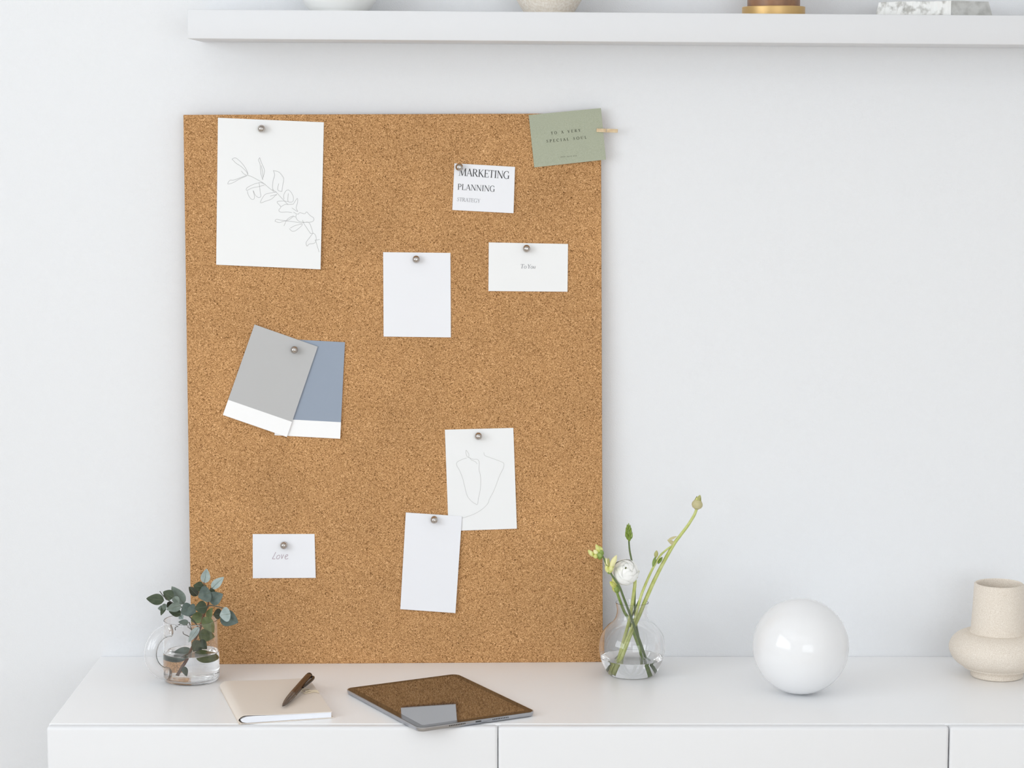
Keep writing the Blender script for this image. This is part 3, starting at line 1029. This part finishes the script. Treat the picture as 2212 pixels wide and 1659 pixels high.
# base x, base y, tip x, tip y, width (zoom pixels), tone, depth of base, depth of tip, sideways lean of the face
LEAVES = [
    (358, 482, 142, 458, 118, 'D', -.006, -.004, .2), (468, 448, 345, 376, 112, 'D', -.004, .004, -.3), (592, 528, 446, 312, 128, 'G', .004, .010, .3),
    (560, 540, 382, 592, 98, 'G', -.010, -.016, .0), (562, 640, 412, 612, 84, 'D', .006, .002, .0), (372, 572, 280, 578, 62, 'G', .0, .004, .2),
    (372, 545, 318, 662, 58, 'D', -.002, -.008, -.3), (700, 560, 556, 636, 150, 'T', -.008, -.012, .1), (640, 570, 735, 625, 132, 'T', -.011, -.013, .2),
    (690, 575, 580, 560, 76, 'K', .004, .006, .0), (835, 275, 866, 100, 100, 'B', -.006, .0, .4), (828, 325, 704, 305, 104, 'D', -.006, -.012, .0),
    (758, 425, 652, 318, 86, 'K', -.002, .004, .2), (925, 340, 1072, 200, 92, 'B', -.008, -.004, -.4), (915, 385, 762, 440, 172, 'T', -.014, -.020, .1),
    (890, 375, 970, 385, 90, 'D', -.008, -.004, .0), (895, 490, 1062, 405, 142, 'T', -.012, -.014, .0), (868, 555, 720, 578, 134, 'D', -.010, -.016, .0),
    (880, 700, 935, 568, 88, 'O', -.006, -.012, -.4), (1050, 640, 945, 648, 112, 'K', -.018, -.010, .0), (1152, 640, 1018, 662, 150, 'B', -.030, -.032, .1),
    (1030, 655, 1244, 745, 168, 'T', -.024, -.026, .1), (828, 680, 950, 868, 120, 'O', -.008, -.012, .3), (822, 655, 676, 730, 118, 'O', .002, .006, .0),
    (650, 745, 526, 738, 60, 'G', .008, .006, .2), (775, 795, 648, 985, 84, 'B', -.010, -.016, -.5), (765, 880, 965, 915, 135, 'O', .002, .006, .0),
    (765, 955, 705, 1095, 98, 'D', -.012, -.018, .2), (772, 960, 868, 1062, 102, 'D', -.010, -.014, -.1), (695, 1085, 438, 1130, 112, 'G', -.006, .0, .1),
    (720, 1060, 828, 1112, 78, 'G', .008, .014, .0), (720, 1130, 985, 1165, 120, 'O', .002, .004, .0), (640, 1150, 395, 1150, 78, 'G', .004, .010, .0),
    (605, 1250, 636, 1372, 56, 'D', -.012, -.016, .0), (468, 440, 535, 520, 78, 'G', -.006, -.010, .3), (460, 520, 385, 560, 80, 'K', .004, .006, .1),
    (800, 290, 862, 352, 62, 'O', -.001, .004, .2), (545, 660, 585, 705, 60, 'B', .008, .006, .1), (370, 520, 345, 600, 52, 'G', -.006, -.012, .4),
    (590, 500, 470, 440, 70, 'G', .010, .014, .2), (880, 400, 965, 420, 96, 'T', -.004, -.006, .1), (720, 690, 800, 640, 70, 'D', .010, .012, .1)]
for (bx, by, tx, ty_, w_, tone, d0, d1, lean) in LEAVES:
    p0, p1 = zj(bx, by, d0), zj(tx, ty_, d1)
    nr = V((lean + random.uniform(-.15, .15), -1, 0.25 + random.uniform(-.2, .2)))
    bend_ = random.uniform(-.08, .12)
    lf = link('leaf', bm_leaf(p0, p1, w_ / 5.53 * kj * 1.16, nr, bend=bend_), M_LEAF[tone], euc, True)
    ax_ = (p1 - p0).normalized()
    up_ = (nr - ax_ * nr.dot(ax_)).normalized()
    L_ = (p1 - p0).length
    rib = [p0 + ax_ * (L_ * q) + up_ * (bend_ * L_ * (q - q * q) + 0.00015) for q in (0, .15, .3, .45, .6, .75, .88)]
    link('midrib', bm_tube(rib, [0.0003, 0.0001], 5), M_RIB, lf, True)

# ------------------------------------------------------------------ round flask with flowers
fc = on_top(1364.5, 1456.5)
kf = (fc - C0).length / F
flask = thing('flower_vase', fc, 'small round-bellied clear glass vase with flared neck beside the cork board', 'vase')
pxr = lambda q: q * kf


def fz(v):
    return hit(1364.5, v, fc, (0, 1, 0)).z - fc.z


outer = [(pxr(44), 0.0004), (pxr(52), 0.003), (pxr(63), fz(1432)), (pxr(70.5), fz(1409)), (pxr(71), fz(1392)), (pxr(66), fz(1371)), (pxr(52), fz(1352)), (pxr(39), fz(1340)),
         (pxr(33.5), fz(1328)), (pxr(32.5), fz(1315)), (pxr(34.5), fz(1303.5)), (pxr(35.2), fz(1301))]
oc = curve2(outer, 6)
wall_t = 0.0009
inner = [(r_ - wall_t, z_ if k > 4 else z_ + wall_t * 0.6) for k, (r_, z_) in enumerate(oc)][::-1]
inner[0] = (oc[-1][0] - wall_t, oc[-1][1])
link('body', bm_lathe([(0, 0.0004)] + oc + inner + [(0, inner[-1][1])], 80, fc), M_GLASS, flask, 'all')
fl = fz(1420)
wp = [(r_ + 0.00012, z_) for r_, z_ in inner[::-1] if z_ < fl - 0.0015]
rr = [r_ for r_, z_ in inner if z_ >= fl][-1]
wp += [(rr + 0.0001, fl - 0.0003), (rr, fl + 0.0005), (rr - 0.0012, fl), (0, fl)]
tag(link('water', bm_lathe([(0, wp[0][1] - 0.0001)] + wp, 80, fc), M_WATER, None, 'all'), 'shallow clear water in the bottom of the round flower vase', 'water')

YF = fc.y
Z4 = lambda x_, y_: (1240 + x_ / 6.9125, 1050 + y_ / 6.9125)
Z5 = lambda x_, y_: (1260 + x_ / 7.215, 1260 + y_ / 7.215)


def pf(q, dy=0.0):
    return at_y(q[0], q[1], YF + dy)


def stem(parent, pts, radii, m, name='stem', seg=10):
    """pts: (u, v, depth)"""
    P = catmull([pf((u_, v_), d_) for u_, v_, d_ in pts], 6)
    return link(name, bm_tube(P, radii, seg), m, parent, True)


def bm_bud(base, tip, rad, bm=None, shape=(0.0, 0.55, 0.9, 1.0, 0.85, 0.5, 0.0)):
    n_ = 14
    pts = [base.lerp(tip, i / n_) for i in range(n_ + 1)]
    rs = []
    for i in range(n_ + 1):
        q = i / n_ * (len(shape) - 1)
        k = min(int(q), len(shape) - 2)
        f = q - k
        f = f * f * (3 - 2 * f)
        rs.append(max(rad * (shape[k] * (1 - f) + shape[k + 1] * f), rad * 0.04))
    return bm_tube(pts, rs, 12, bm)


def bud(parent, b_, t_, wpx, m, dy=(0.0, 0.0), name='bud', shape=(0.25, 0.7, 0.95, 1.0, 0.9, 0.6, 0.1)):
    return link(name, bm_bud(pf(b_, dy[0]), pf(t_, dy[1]), wpx / 2 * kf, None, shape), m, parent, True)


# white ranunculus
ran = thing('ranunculus', pf((1366, 1300)), 'open white ranunculus bloom on a pale stem in the flower vase', 'flower')
stem(ran, [(1371, 1251, -.012), (1371.5, 1262, -.010), (1368.5, 1285, -.006), (1364.5, 1312, -.002), (1357, 1350, .002), (1345.5, 1390, .006), (1336, 1425, .009), (1330, 1452, .011)], [0.0026, 0.0026, 0.0027, 0.0026], M_STEMY)
BC = pf((1351, 1236), -.016)
RB = 28.5 * kf
axis = V((-0.05, -0.88, 0.47)).normalized()
q_ = axis.to_track_quat('Z', 'Y').to_matrix()


def bm_petal(phi, spread, scale, th0, lip):
    """A petal as a patch of a shell hugging the ball of the bloom; its upper edge th0 from the axis."""
    bm = bmesh.new()
    nu, nv = 12, 12
    rows = []
    for i in range(nu + 1):
        t = i / nu
        row = []
        for j in range(nv + 1):
            s_ = j / nv * 2 - 1
            edge = th0 + 0.30 * s_ * s_ + 0.035 * math.sin(4 * s_ + phi * 2)
            theta = math.pi * 0.93 + (edge - math.pi * 0.93) * t
            ph = phi + s_ * spread * (0.35 + 0.65 * math.sin(math.pi * (0.12 + 0.55 * t))) + 0.25 * t
            r_ = scale * (1 + lip * t ** 4 + 0.02 * s_ * t)
            row.append(bm.verts.new(BC + q_ @ V((RB * r_ * math.sin(theta) * math.cos(ph), RB * r_ * math.sin(theta) * math.sin(ph), RB * r_ * 0.95 * math.cos(theta)))))
        rows.append(row)
    for a_, b_ in zip(rows, rows[1:]):
        for j in range(nv):
            bm.faces.new((a_[j], a_[j + 1], b_[j + 1], b_[j]))
    return bm


for nb_, sc_, th_, lip_, ph0 in ((5, 0.97, 0.85, 0.030, 0.3), (5, 0.93, 0.58, 0.024, 0.9), (4, 0.885, 0.36, 0.020, 0.2), (3, 0.84, 0.17, 0.018, 0.7)):
    for k in range(nb_):
        link('petal', bm_petal(ph0 + k * 2 * math.pi / nb_, 2.7 / nb_ + 0.25, sc_ + 0.008 * (k % 2), th_ + 0.06 * (k % 3), lip_), M_PETAL, ran, True)
bm = bmesh.new()
bmesh.ops.create_uvsphere(bm, u_segments=24, v_segments=14, radius=RB * 0.80)
xform(bm, frame(BC, *[V(c) for c in q_.col[:2]], V(q_.col[2]) * 0.95))
link('petal', bm, M_PETAL, ran, True)
link('heart', bm_bud(BC + (axis * 0.765 + V((-.03, 0, .02))) * RB, BC + (axis * 0.80 + V((.07, 0, .16))) * RB, RB * 0.065), M_HEART, ran, True)
for (b_, t_) in (((1371.5, 1250.5), (1366, 1247)), ((1372, 1250), (1381, 1232)), ((1372, 1251), (1377, 1245))):
    link('sepal', bm_leaf(pf(b_, -.010), pf(t_, -.014), 8 * kf, V((.5, -.6, -.3)), bend=-.1), M_BUDN, ran, True)

# tall ranunculus bud
rb = thing('ranunculus_bud', pf((1400, 1285), .004), 'closed ranunculus bud on the tallest curved stem, with a side shoot, in the flower vase', 'flower')
stem(rb, [(1505.5, 1097, .012), (1500, 1112, .012), (1486.5, 1134, .011), (1470, 1156, .010), (1456, 1175, .009), (1432.5, 1216, .006), (1414, 1252.5, .003), (1398.5, 1287, .0),
          (1379.5, 1332, -.003), (1363, 1368, -.006), (1347, 1410, -.008), (1331, 1452, -.009)], [0.0021, 0.0024, 0.0029, 0.0031, 0.0030], M_STEMY)
link('bud', bm_bud(pf((1504.5, 1100), .012), pf((1508.5, 1074), .012), 12 * kf, None, (0.35, 0.85, 1.0, 0.97, 0.75, 0.38, 0.12)), M_DRY, rb, True)
for a_ in range(5):
    ph = a_ * 2 * math.pi / 5
    c0 = pf((1504.5, 1099), .012)
    off_ = V((math.cos(ph), math.sin(ph), 0)) * 11.0 * kf
    link('sepal', bm_leaf(c0 + off_ * 0.4, pf((1509.5 + 1.5 * math.cos(ph), 1071 + (2 if a_ % 2 else 0)), .012) + off_ * 0.25, 13 * kf, off_, cup=-0.3, fold=-.1, bend=0.42), M_BUD if a_ % 2 else M_BUDN, rb, True)
link('tip', bm_bud(pf((1509, 1080), .010), pf((1512.3, 1069), .010), 4 * kf), M_BUDN, rb, True)
link('leaf', bm_leaf(pf((1457, 1176), .008), pf((1441, 1166), .006), 9 * kf, V((0, -1, .4)), bend=.2), M_DRY, rb, True)
link('leaf', bm_leaf(pf((1443, 1167), .006), pf((1463, 1158), .008), 6 * kf, V((0, -1, .4)), bend=.2), M_DRY, rb, True)

# side shoot that runs along the tall stem
sh = rb
stem(sh, [(1450, 1180, .007), (1438, 1189, .004), (1425, 1202, -.002), (1408, 1232, -.004), (1393, 1266, -.006), (1384, 1290, -.008), (1371, 1337, -.009), (1358, 1372, -.009), (1340, 1412, -.008), (1326, 1446, -.005)],
     [0.0013, 0.0017, 0.0021, 0.0020, 0.0018], M_STEMY, 'side_stem')
bud(sh, (1416.5, 1205), (1418.5, 1189), 9, M_BUDN, (-.004, -.006))
bud(sh, (1410, 1224), (1416, 1202), 7, M_STEMG, (-.005, -.006), 'bract')
bud(sh, (1421, 1218), (1431, 1203), 7, M_BUDG, (-.001, .002), 'bract')
# thin dark stem behind
ds = thing('bare_freesia', pf((1395, 1263), .010), 'thin dark green bare freesia stem behind the slim shoot', 'flower')
stem(ds, [(1408, 1234, .003), (1397, 1259, .007), (1388, 1280, .013), (1376, 1306, .017), (1368, 1324, .018), (1354, 1368, .018), (1340, 1408, .017), (1326, 1444, .014)], [0.0008, 0.0012, 0.0014], M_STEMD)

# freesia with the green spike
sp = thing('freesia_spike', pf((1364, 1210), .018), 'thin freesia stem ending in a tight upright green bud spike', 'flower')
stem(sp, [(1358.4, 1160, .014), (1358.8, 1174, .014), (1360.3, 1190, .014), (1364.5, 1211, .014), (1369, 1232, .015), (1372, 1262, .014), (1371, 1300, .012), (1373, 1340, .014), (1382, 1390, .016), (1392, 1450, .016)],
     [0.0012, 0.0014, 0.0014, 0.0015, 0.0014], M_STEMD)
for k, (du, dv, w_, h_) in enumerate([(0, -28, 4.5, 11), (-3, -23, 5.5, 13), (3, -22, 5.5, 13), (0, -20, 6, 13), (-5, -15, 6, 14), (5, -14, 6, 14), (-1, -12, 6.5, 14), (3, -9, 6, 14), (-6, -6, 6, 14),
                                      (7, -3, 6.5, 16), (-3, -2, 6.5, 15), (2, 2, 6.5, 15)]):
    bx, by = 1358 + du * 0.55, 1162 + dv + 6
    bud(sp, (bx, by), (1358 + du * 1.05 + (0.12 * du), by - h_), w_, M_BUDG if k % 3 else M_STEMG, (.013 - .002 * (k % 3), .010), 'bract', (0.3, 0.8, 1, 0.9, 0.65, 0.35, 0.05))

# freesia with two clusters of yellow buds, leaning over the board
fr_ = thing('freesia_sprig', pf((1338, 1267), -.020), 'freesia sprig with two clusters of yellow green buds leaning over the cork board', 'flower')
stem(fr_, [(1300, 1197, -.031), (1307, 1212, -.031), (1313, 1226, -.031), (1321, 1241, -.030), (1329, 1253, -.028), (1338.5, 1268, -.025), (1346, 1288, -.019), (1353, 1306, -.014), (1363, 1332, -.013), (1374, 1364, -.012), (1386, 1396, -.004), (1396, 1426, .006), (1407, 1452, .008)],
     [0.0012, 0.0014, 0.0017, 0.0019, 0.0020], M_STEMD)
# and the lower one that ends in a single cluster
fb = thing('freesia_bud_stem', pf((1332, 1279), -.012), 'green freesia stem ending in one yellow bud cluster below the white bloom', 'flower')
stem(fb, [(1327, 1264, -.004), (1332.5, 1279, -.004), (1339, 1297, -.001), (1348.5, 1321, .005), (1358, 1338, .0085), (1372, 1376, .010), (1384, 1410, .012), (1392, 1452, .014)],
     [0.0018, 0.0021, 0.0022, 0.0022], M_STEMG)
Z9 = lambda x_, y_: (1240 + x_ / 11.85, 1160 + y_ / 11.85)
for (who, b_, t_, w_, m_) in [
    (fr_, (690, 450), (560, 190), 135, M_BUD), (fr_, (705, 420), (655, 235), 125, M_BUD), (fr_, (610, 450), (505, 330), 125, M_BUDP), (fr_, (510, 500), (360, 330), 115, M_BUD), (fr_, (610, 500), (490, 495), 115, M_BUD), (fr_, (735, 490), (590, 440), 140, M_STEMG),
    (fr_, (720, 520), (600, 530), 110, M_BUDG), (fr_, (730, 470), (690, 330), 110, M_STEMG),
    (fr_, (875, 800), (810, 530), 125, M_BUDP), (fr_, (890, 760), (880, 530), 60, M_BUDN), (fr_, (925, 800), (1090, 465), 140, M_BUDP), (fr_, (905, 850), (1020, 640), 135, M_BUD), (fr_, (905, 930), (810, 720), 130, M_BUD), (fr_, (920, 920), (960, 700), 130, M_BUD), (fr_, (900, 950), (880, 780), 110, M_STEMG),
    (fb, (1080, 1300), (915, 1140), 130, M_BUD), (fb, (1085, 1280), (985, 1030), 125, M_BUD), (fb, (1105, 1300), (1095, 1090), 120, M_BUDG), (fb, (1110, 1430), (990, 1200), 150, M_BUD), (fb, (1125, 1430), (1140, 1180), 120, M_BUD), (fb, (1110, 1440), (1070, 1220), 140, M_STEMG)]:
    d_ = random.uniform(-.003, .003) - (0.032 if who is fr_ else 0.004)
    bud(who, Z9(*b_), Z9(*t_), w_ / 11.85, m_, (d_ + .002, d_))

# ------------------------------------------------------------------ opal globe
gc0 = on_top(1728, 1497)
kg = (gc0 - C0).length / F
RG = 101.8 * kg
gl = thing('globe_lamp', gc0, 'plain white opal glass globe lamp resting on the worktop', 'lamp')
prof = [(0, 0.0003), (RG * 0.16, 0.0003)]
for i in range(4, 61):
    a_ = math.pi * i / 60
    if RG * math.sin(a_) > RG * 0.16 or a_ > 1:
        prof.append((RG * math.sin(a_) if i < 60 else 0, RG - RG * math.cos(a_)))
link('globe', bm_lathe(prof, 96, gc0), M_OPAL, gl, 'all')

# ------------------------------------------------------------------ stoneware vase
vc = on_top(2153, 1460)
kv = (vc - C0).length / F
vs = thing('stoneware_vase', vc, 'speckled cream stoneware vase with squat belly and wide straight neck', 'vase')


def vz(v):
    return hit(2153, v, vc, (0, 1, 0)).z - vc.z


pv = lambda q: q * kv
outer = [(pv(50), 0.0004), (pv(53.5), 0.0012), (pv(54.5), 0.006), (pv(53), 0.0098), (pv(57), 0.0125), (pv(76), vz(1435)), (pv(92), vz(1421)), (pv(100), vz(1402)), (pv(97), vz(1386)), (pv(86), vz(1373)), (pv(70), vz(1365.5)), (pv(58), vz(1364.5)),
         (pv(56.6), vz(1362)), (pv(55), vz(1345)), (pv(53), vz(1310)), (pv(51.0), vz(1266)), (pv(50), vz(1261)), (pv(47.8), vz(1259.5)), (pv(45.8), vz(1262))]
inn = [(pv(46.5), vz(1285)), (pv(49), vz(1345)), (pv(60), vz(1376)), (pv(88), vz(1400)), (pv(70), vz(1440)), (0, 0.006)]
ob = curve2(outer[:12], 5) + curve2(outer[12:], 5)
link('body', bm_lathe([(0, 0.0004)] + ob + inn, 80, vc), M_CERAM, vs, 50)

# ------------------------------------------------------------------ notebook
fl_, frr, br_, bl_ = on_top(514, 1567), on_top(712, 1551), on_top(672, 1479.5), on_top(475, 1490)
ex = ((frr - fl_) + (br_ - bl_)).normalized()
WN = ((frr - fl_).length + (br_ - bl_).length) / 2
LN = ((bl_ - fl_).length + (br_ - frr).length) / 2
ey = V((-ex.y, ex.x, 0))
ctr = (fl_ + frr + br_ + bl_) / 4
org = ctr - ex * WN / 2 - ey * LN / 2
Mn = frame(org, ex, ey, V((0, 0, 1)))
print('NOTEBOOK', WN, LN, [tuple(round(q, 3) for q in p) for p in (fl_, frr, br_, bl_)])
nb = thing('notebook', ctr, 'beige soft-cover notebook lying on the worktop before the glass jug', 'notebook')
TS, TE = 0.0138, 0.0098
top_line = [(WN, TE), (WN * 0.7, TE + 0.0006), (WN * 0.4, TE + 0.0016), (WN * 0.18, TS - 0.0010), (0.010, TS - 0.0006), (0.0045, TS - 0.0022), (0.0012, TS - 0.005), (0.0, TS * 0.45), (0.0012, 0.0036), (0.005, 0.0012), (0.012, 0.0003), (WN + 0.002, 0.0003)]
top_line = curve2(top_line, 4)
th = 0.0009
inner = []
for i, (x_, z_) in enumerate(top_line):
    p, q = top_line[max(i - 1, 0)], top_line[min(i + 1, len(top_line) - 1)]
    d = V((q[0] - p[0], q[1] - p[1], 0)).normalized()
    inner.append((x_ - d.y * th, z_ + d.x * th))
bm = bmesh.new()
ring = top_line + inner[::-1]
nr_ = 10
rings = [[bm.verts.new((x_, LN * k / nr_, z_)) for x_, z_ in ring] for k in range(nr_ + 1)]
for a_, b_ in zip(rings, rings[1:]):
    for i in range(len(ring)):
        j = (i + 1) % len(ring)
        bm.faces.new((a_[i], a_[j], b_[j], b_[i]))
no = len(top_line)
for rg in (rings[0], rings[-1]):
    for i in range(no - 1):
        bm.faces.new((rg[i], rg[i + 1], rg[len(ring) - 2 - i], rg[len(ring) - 1 - i]))
xform(bm, Mn)
link('cover', bm, M_COVER, nb, 50)
pg = [(WN - 0.001, TE - 0.0011), (WN * 0.7, TE - 0.0006), (WN * 0.4, TE + 0.0002), (WN * 0.18, TS - 0.0030), (0.012, TS - 0.0035), (0.006, TS - 0.0055), (0.0035, TS * 0.45), (0.006, 0.0032), (0.012, 0.0016), (WN - 0.001, 0.0014)]
bm = bmesh.new()
A_ = [bm.verts.new((x_, 0.0008, z_)) for x_, z_ in pg]
B_ = [bm.verts.new((x_, LN - 0.0008, z_)) for x_, z_ in pg]
bm.faces.new(A_)
bm.faces.new(B_[::-1])
for i in range(len(pg)):
    j = (i + 1) % len(pg)
    bm.faces.new((A_[i], A_[j], B_[j], B_[i]))
xform(bm, Mn)
link('pages', bm, M_PAGES, nb)
# cord loop at the fore edge
HN = TE + 0.0011


def nbp(u_, v_, h_=0.0):
    return on_top(u_, v_, HN + h_)


Z10 = lambda x_, y_: (590 + x_ / 15.8, 1440 + y_ / 15.8)
cordp = [(1570, 880), (1400, 850), (1220, 885), (1080, 900), (1010, 850), (985, 795), (1040, 765), (1180, 770), (1250, 800), (1180, 840), (1100, 850), (1230, 825), (1400, 815), (1530, 828)]
link('cord_loop', bm_tube(catmull([nbp(*Z10(*q), 0.0006 + 0.0007 * (k > 9)) for k, q in enumerate(cordp)], 5), 0.0007, 8), M_CORD, nb, True)

# ------------------------------------------------------------------ pen on the notebook
RP = 0.0050
pt = on_top(610.0, 1525.5, HN + 0.0042)
pe = on_top(668.5, 1459.0, HN + 0.0105)
print('PEN', (pe - pt).length, tuple(pt), tuple(pe))
pen = thing('ballpoint_pen', pt, 'dark brown ballpoint pen with black clip lying on the beige notebook', 'pen')
dpn = (pe - pt)
LP = dpn.length
dpn.normalize()
al = lambda t_: pt + dpn * (LP * t_)
link('tip', bm_tube([al(0), al(.012), al(.03), al(.052)], [0.0004, 0.0011, 0.0015, 0.0023], 16), M_PENG, pen, True)
link('grip', bm_tube([al(.05), al(.12), al(.22), al(.34), al(.36)], [0.0023, 0.0036, RP * .92, RP, RP], 20), M_PENG, pen, True)
link('barrel', bm_tube([al(.36), al(.40), al(.94), al(.965)], [RP, RP * 1.01, RP * 1.02, RP * .9], 20), M_PENB, pen, True)
link('cap', bm_tube([al(.965), al(.97), al(.996), al(1.0)], [RP * .9, RP * .95, RP * .92, RP * .82], 20), M_PENK, pen, True)
sdp = V((dpn.y, -dpn.x, 0)).normalized()
bm = bmesh.new()
cl_path = [al(.955) + sdp * RP * .6, al(.95) + sdp * RP * 1.45, al(.90) + sdp * RP * 1.8, al(.80) + sdp * RP * 1.75, al(.66) + sdp * RP * 1.35, al(.60) + sdp * RP * 1.2]
bm_tube(catmull(cl_path, 5), [0.0018, 0.0022, 0.0022, 0.0018, 0.0012], 10, bm)
link('clip', bm, M_PENK, pen, True)

# ------------------------------------------------------------------ tablet
TH = 0.0072
cT, cL, cB, cR = [on_top(*q, TH) for q in ((986.4, 1452.8), (751.8, 1488.0), (899.1, 1573.6), (1156.5, 1537.8))]
print('TABLET', (cT - cL).length, (cR - cB).length, (cB - cL).length, (cR - cT).length)
ctr = (cT + cL + cB + cR) / 4
W_ = ((cT - cL).length + (cR - cB).length) / 2
H_ = ((cB - cL).length + (cR - cT).length) / 2
e1 = ((cR - cB) + (cT - cL)).normalized()
e2 = V((-e1.y, e1.x, 0))
e2c = ((cL - cB) + (cT - cR)).normalized()
print('  skew', e2.dot(e2c))
ang = (math.atan2(e1.y, e1.x) + math.atan2(e2c.y, e2c.x) - math.pi / 2) / 2
e1 = V((math.cos(ang), math.sin(ang), 0))
e2 = V((-e1.y, e1.x, 0))
tab = thing('tablet', (ctr.x, ctr.y, ZC), 'grey aluminium tablet lying face up on the worktop, its dark screen mirroring the cork', 'tablet')


def rrect(w, h, r, n=8):
    out = []
    for cx, cy, a0 in ((w / 2 - r, h / 2 - r, 0), (-w / 2 + r, h / 2 - r, 90), (-w / 2 + r, -h / 2 + r, 180), (w / 2 - r, -h / 2 + r, 270)):
        for i in range(n + 1):
            q = math.radians(a0 + 90 * i / n)
            out.append((cx + r * math.cos(q), cy + r * math.sin(q)))
    return out


Mt = frame(V((ctr.x, ctr.y, ZC)), e1, e2, V((0, 0, 1)))


def stack(levels, m, name, parent):
    bm = bmesh.new()
    rs = []
    for w, h, r, z_ in levels:
        rs.append([bm.verts.new((x_, y_, z_)) for x_, y_ in rrect(w, h, r)])
    for a_, b_ in zip(rs, rs[1:]):
        for i in range(len(a_)):
            j = (i + 1) % len(a_)
            bm.faces.new((a_[i], a_[j], b_[j], b_[i]))
    bm.faces.new(rs[0][::-1])
    bm.faces.new(rs[-1])
    xform(bm, Mt)
    return link(name, bm, m, parent, 35)


rc = 0.012
stack([(W_ - .008, H_ - .008, rc - .004, 0.0004), (W_ - .003, H_ - .003, rc - .0015, 0.0012), (W_ - .0008, H_ - .0008, rc, 0.0028), (W_, H_, rc, 0.0048), (W_, H_, rc, 0.0066), (W_ - .0008, H_ - .0008, rc, 0.0071)], M_ALU, 'housing', tab)
stack([(W_ - .0030, H_ - .0030, rc - .001, 0.0070), (W_ - .0030, H_ - .0030, rc - .001, 0.00735)], M_BEZEL, 'bezel', tab)
stack([(W_ - .022, H_ - .022, .004, 0.0073), (W_ - .022, H_ - .022, .004, 0.0074)], M_SCREEN, 'screen', tab)
# speaker holes and port on the edge facing the camera (between the near and the far corner of the short side)
ye = -H_ / 2
for s0 in (-0.045, 0.022):
    bm = bmesh.new()
    for k in range(10):
        bm_box(s0 + k * 0.0026, s0 + k * 0.0026 + 0.0013, ye - 0.00025, ye + 0.001, 0.0040, 0.0056, bm=bm)
    link('speaker_grille', xform(bm, Mt), M_HOLE, tab)
link('charging_port', xform(bm_box(-0.0045, 0.0045, ye - 0.00025, ye + 0.001, 0.0040, 0.0058, 0.0005, 2), Mt), M_HOLE, tab)
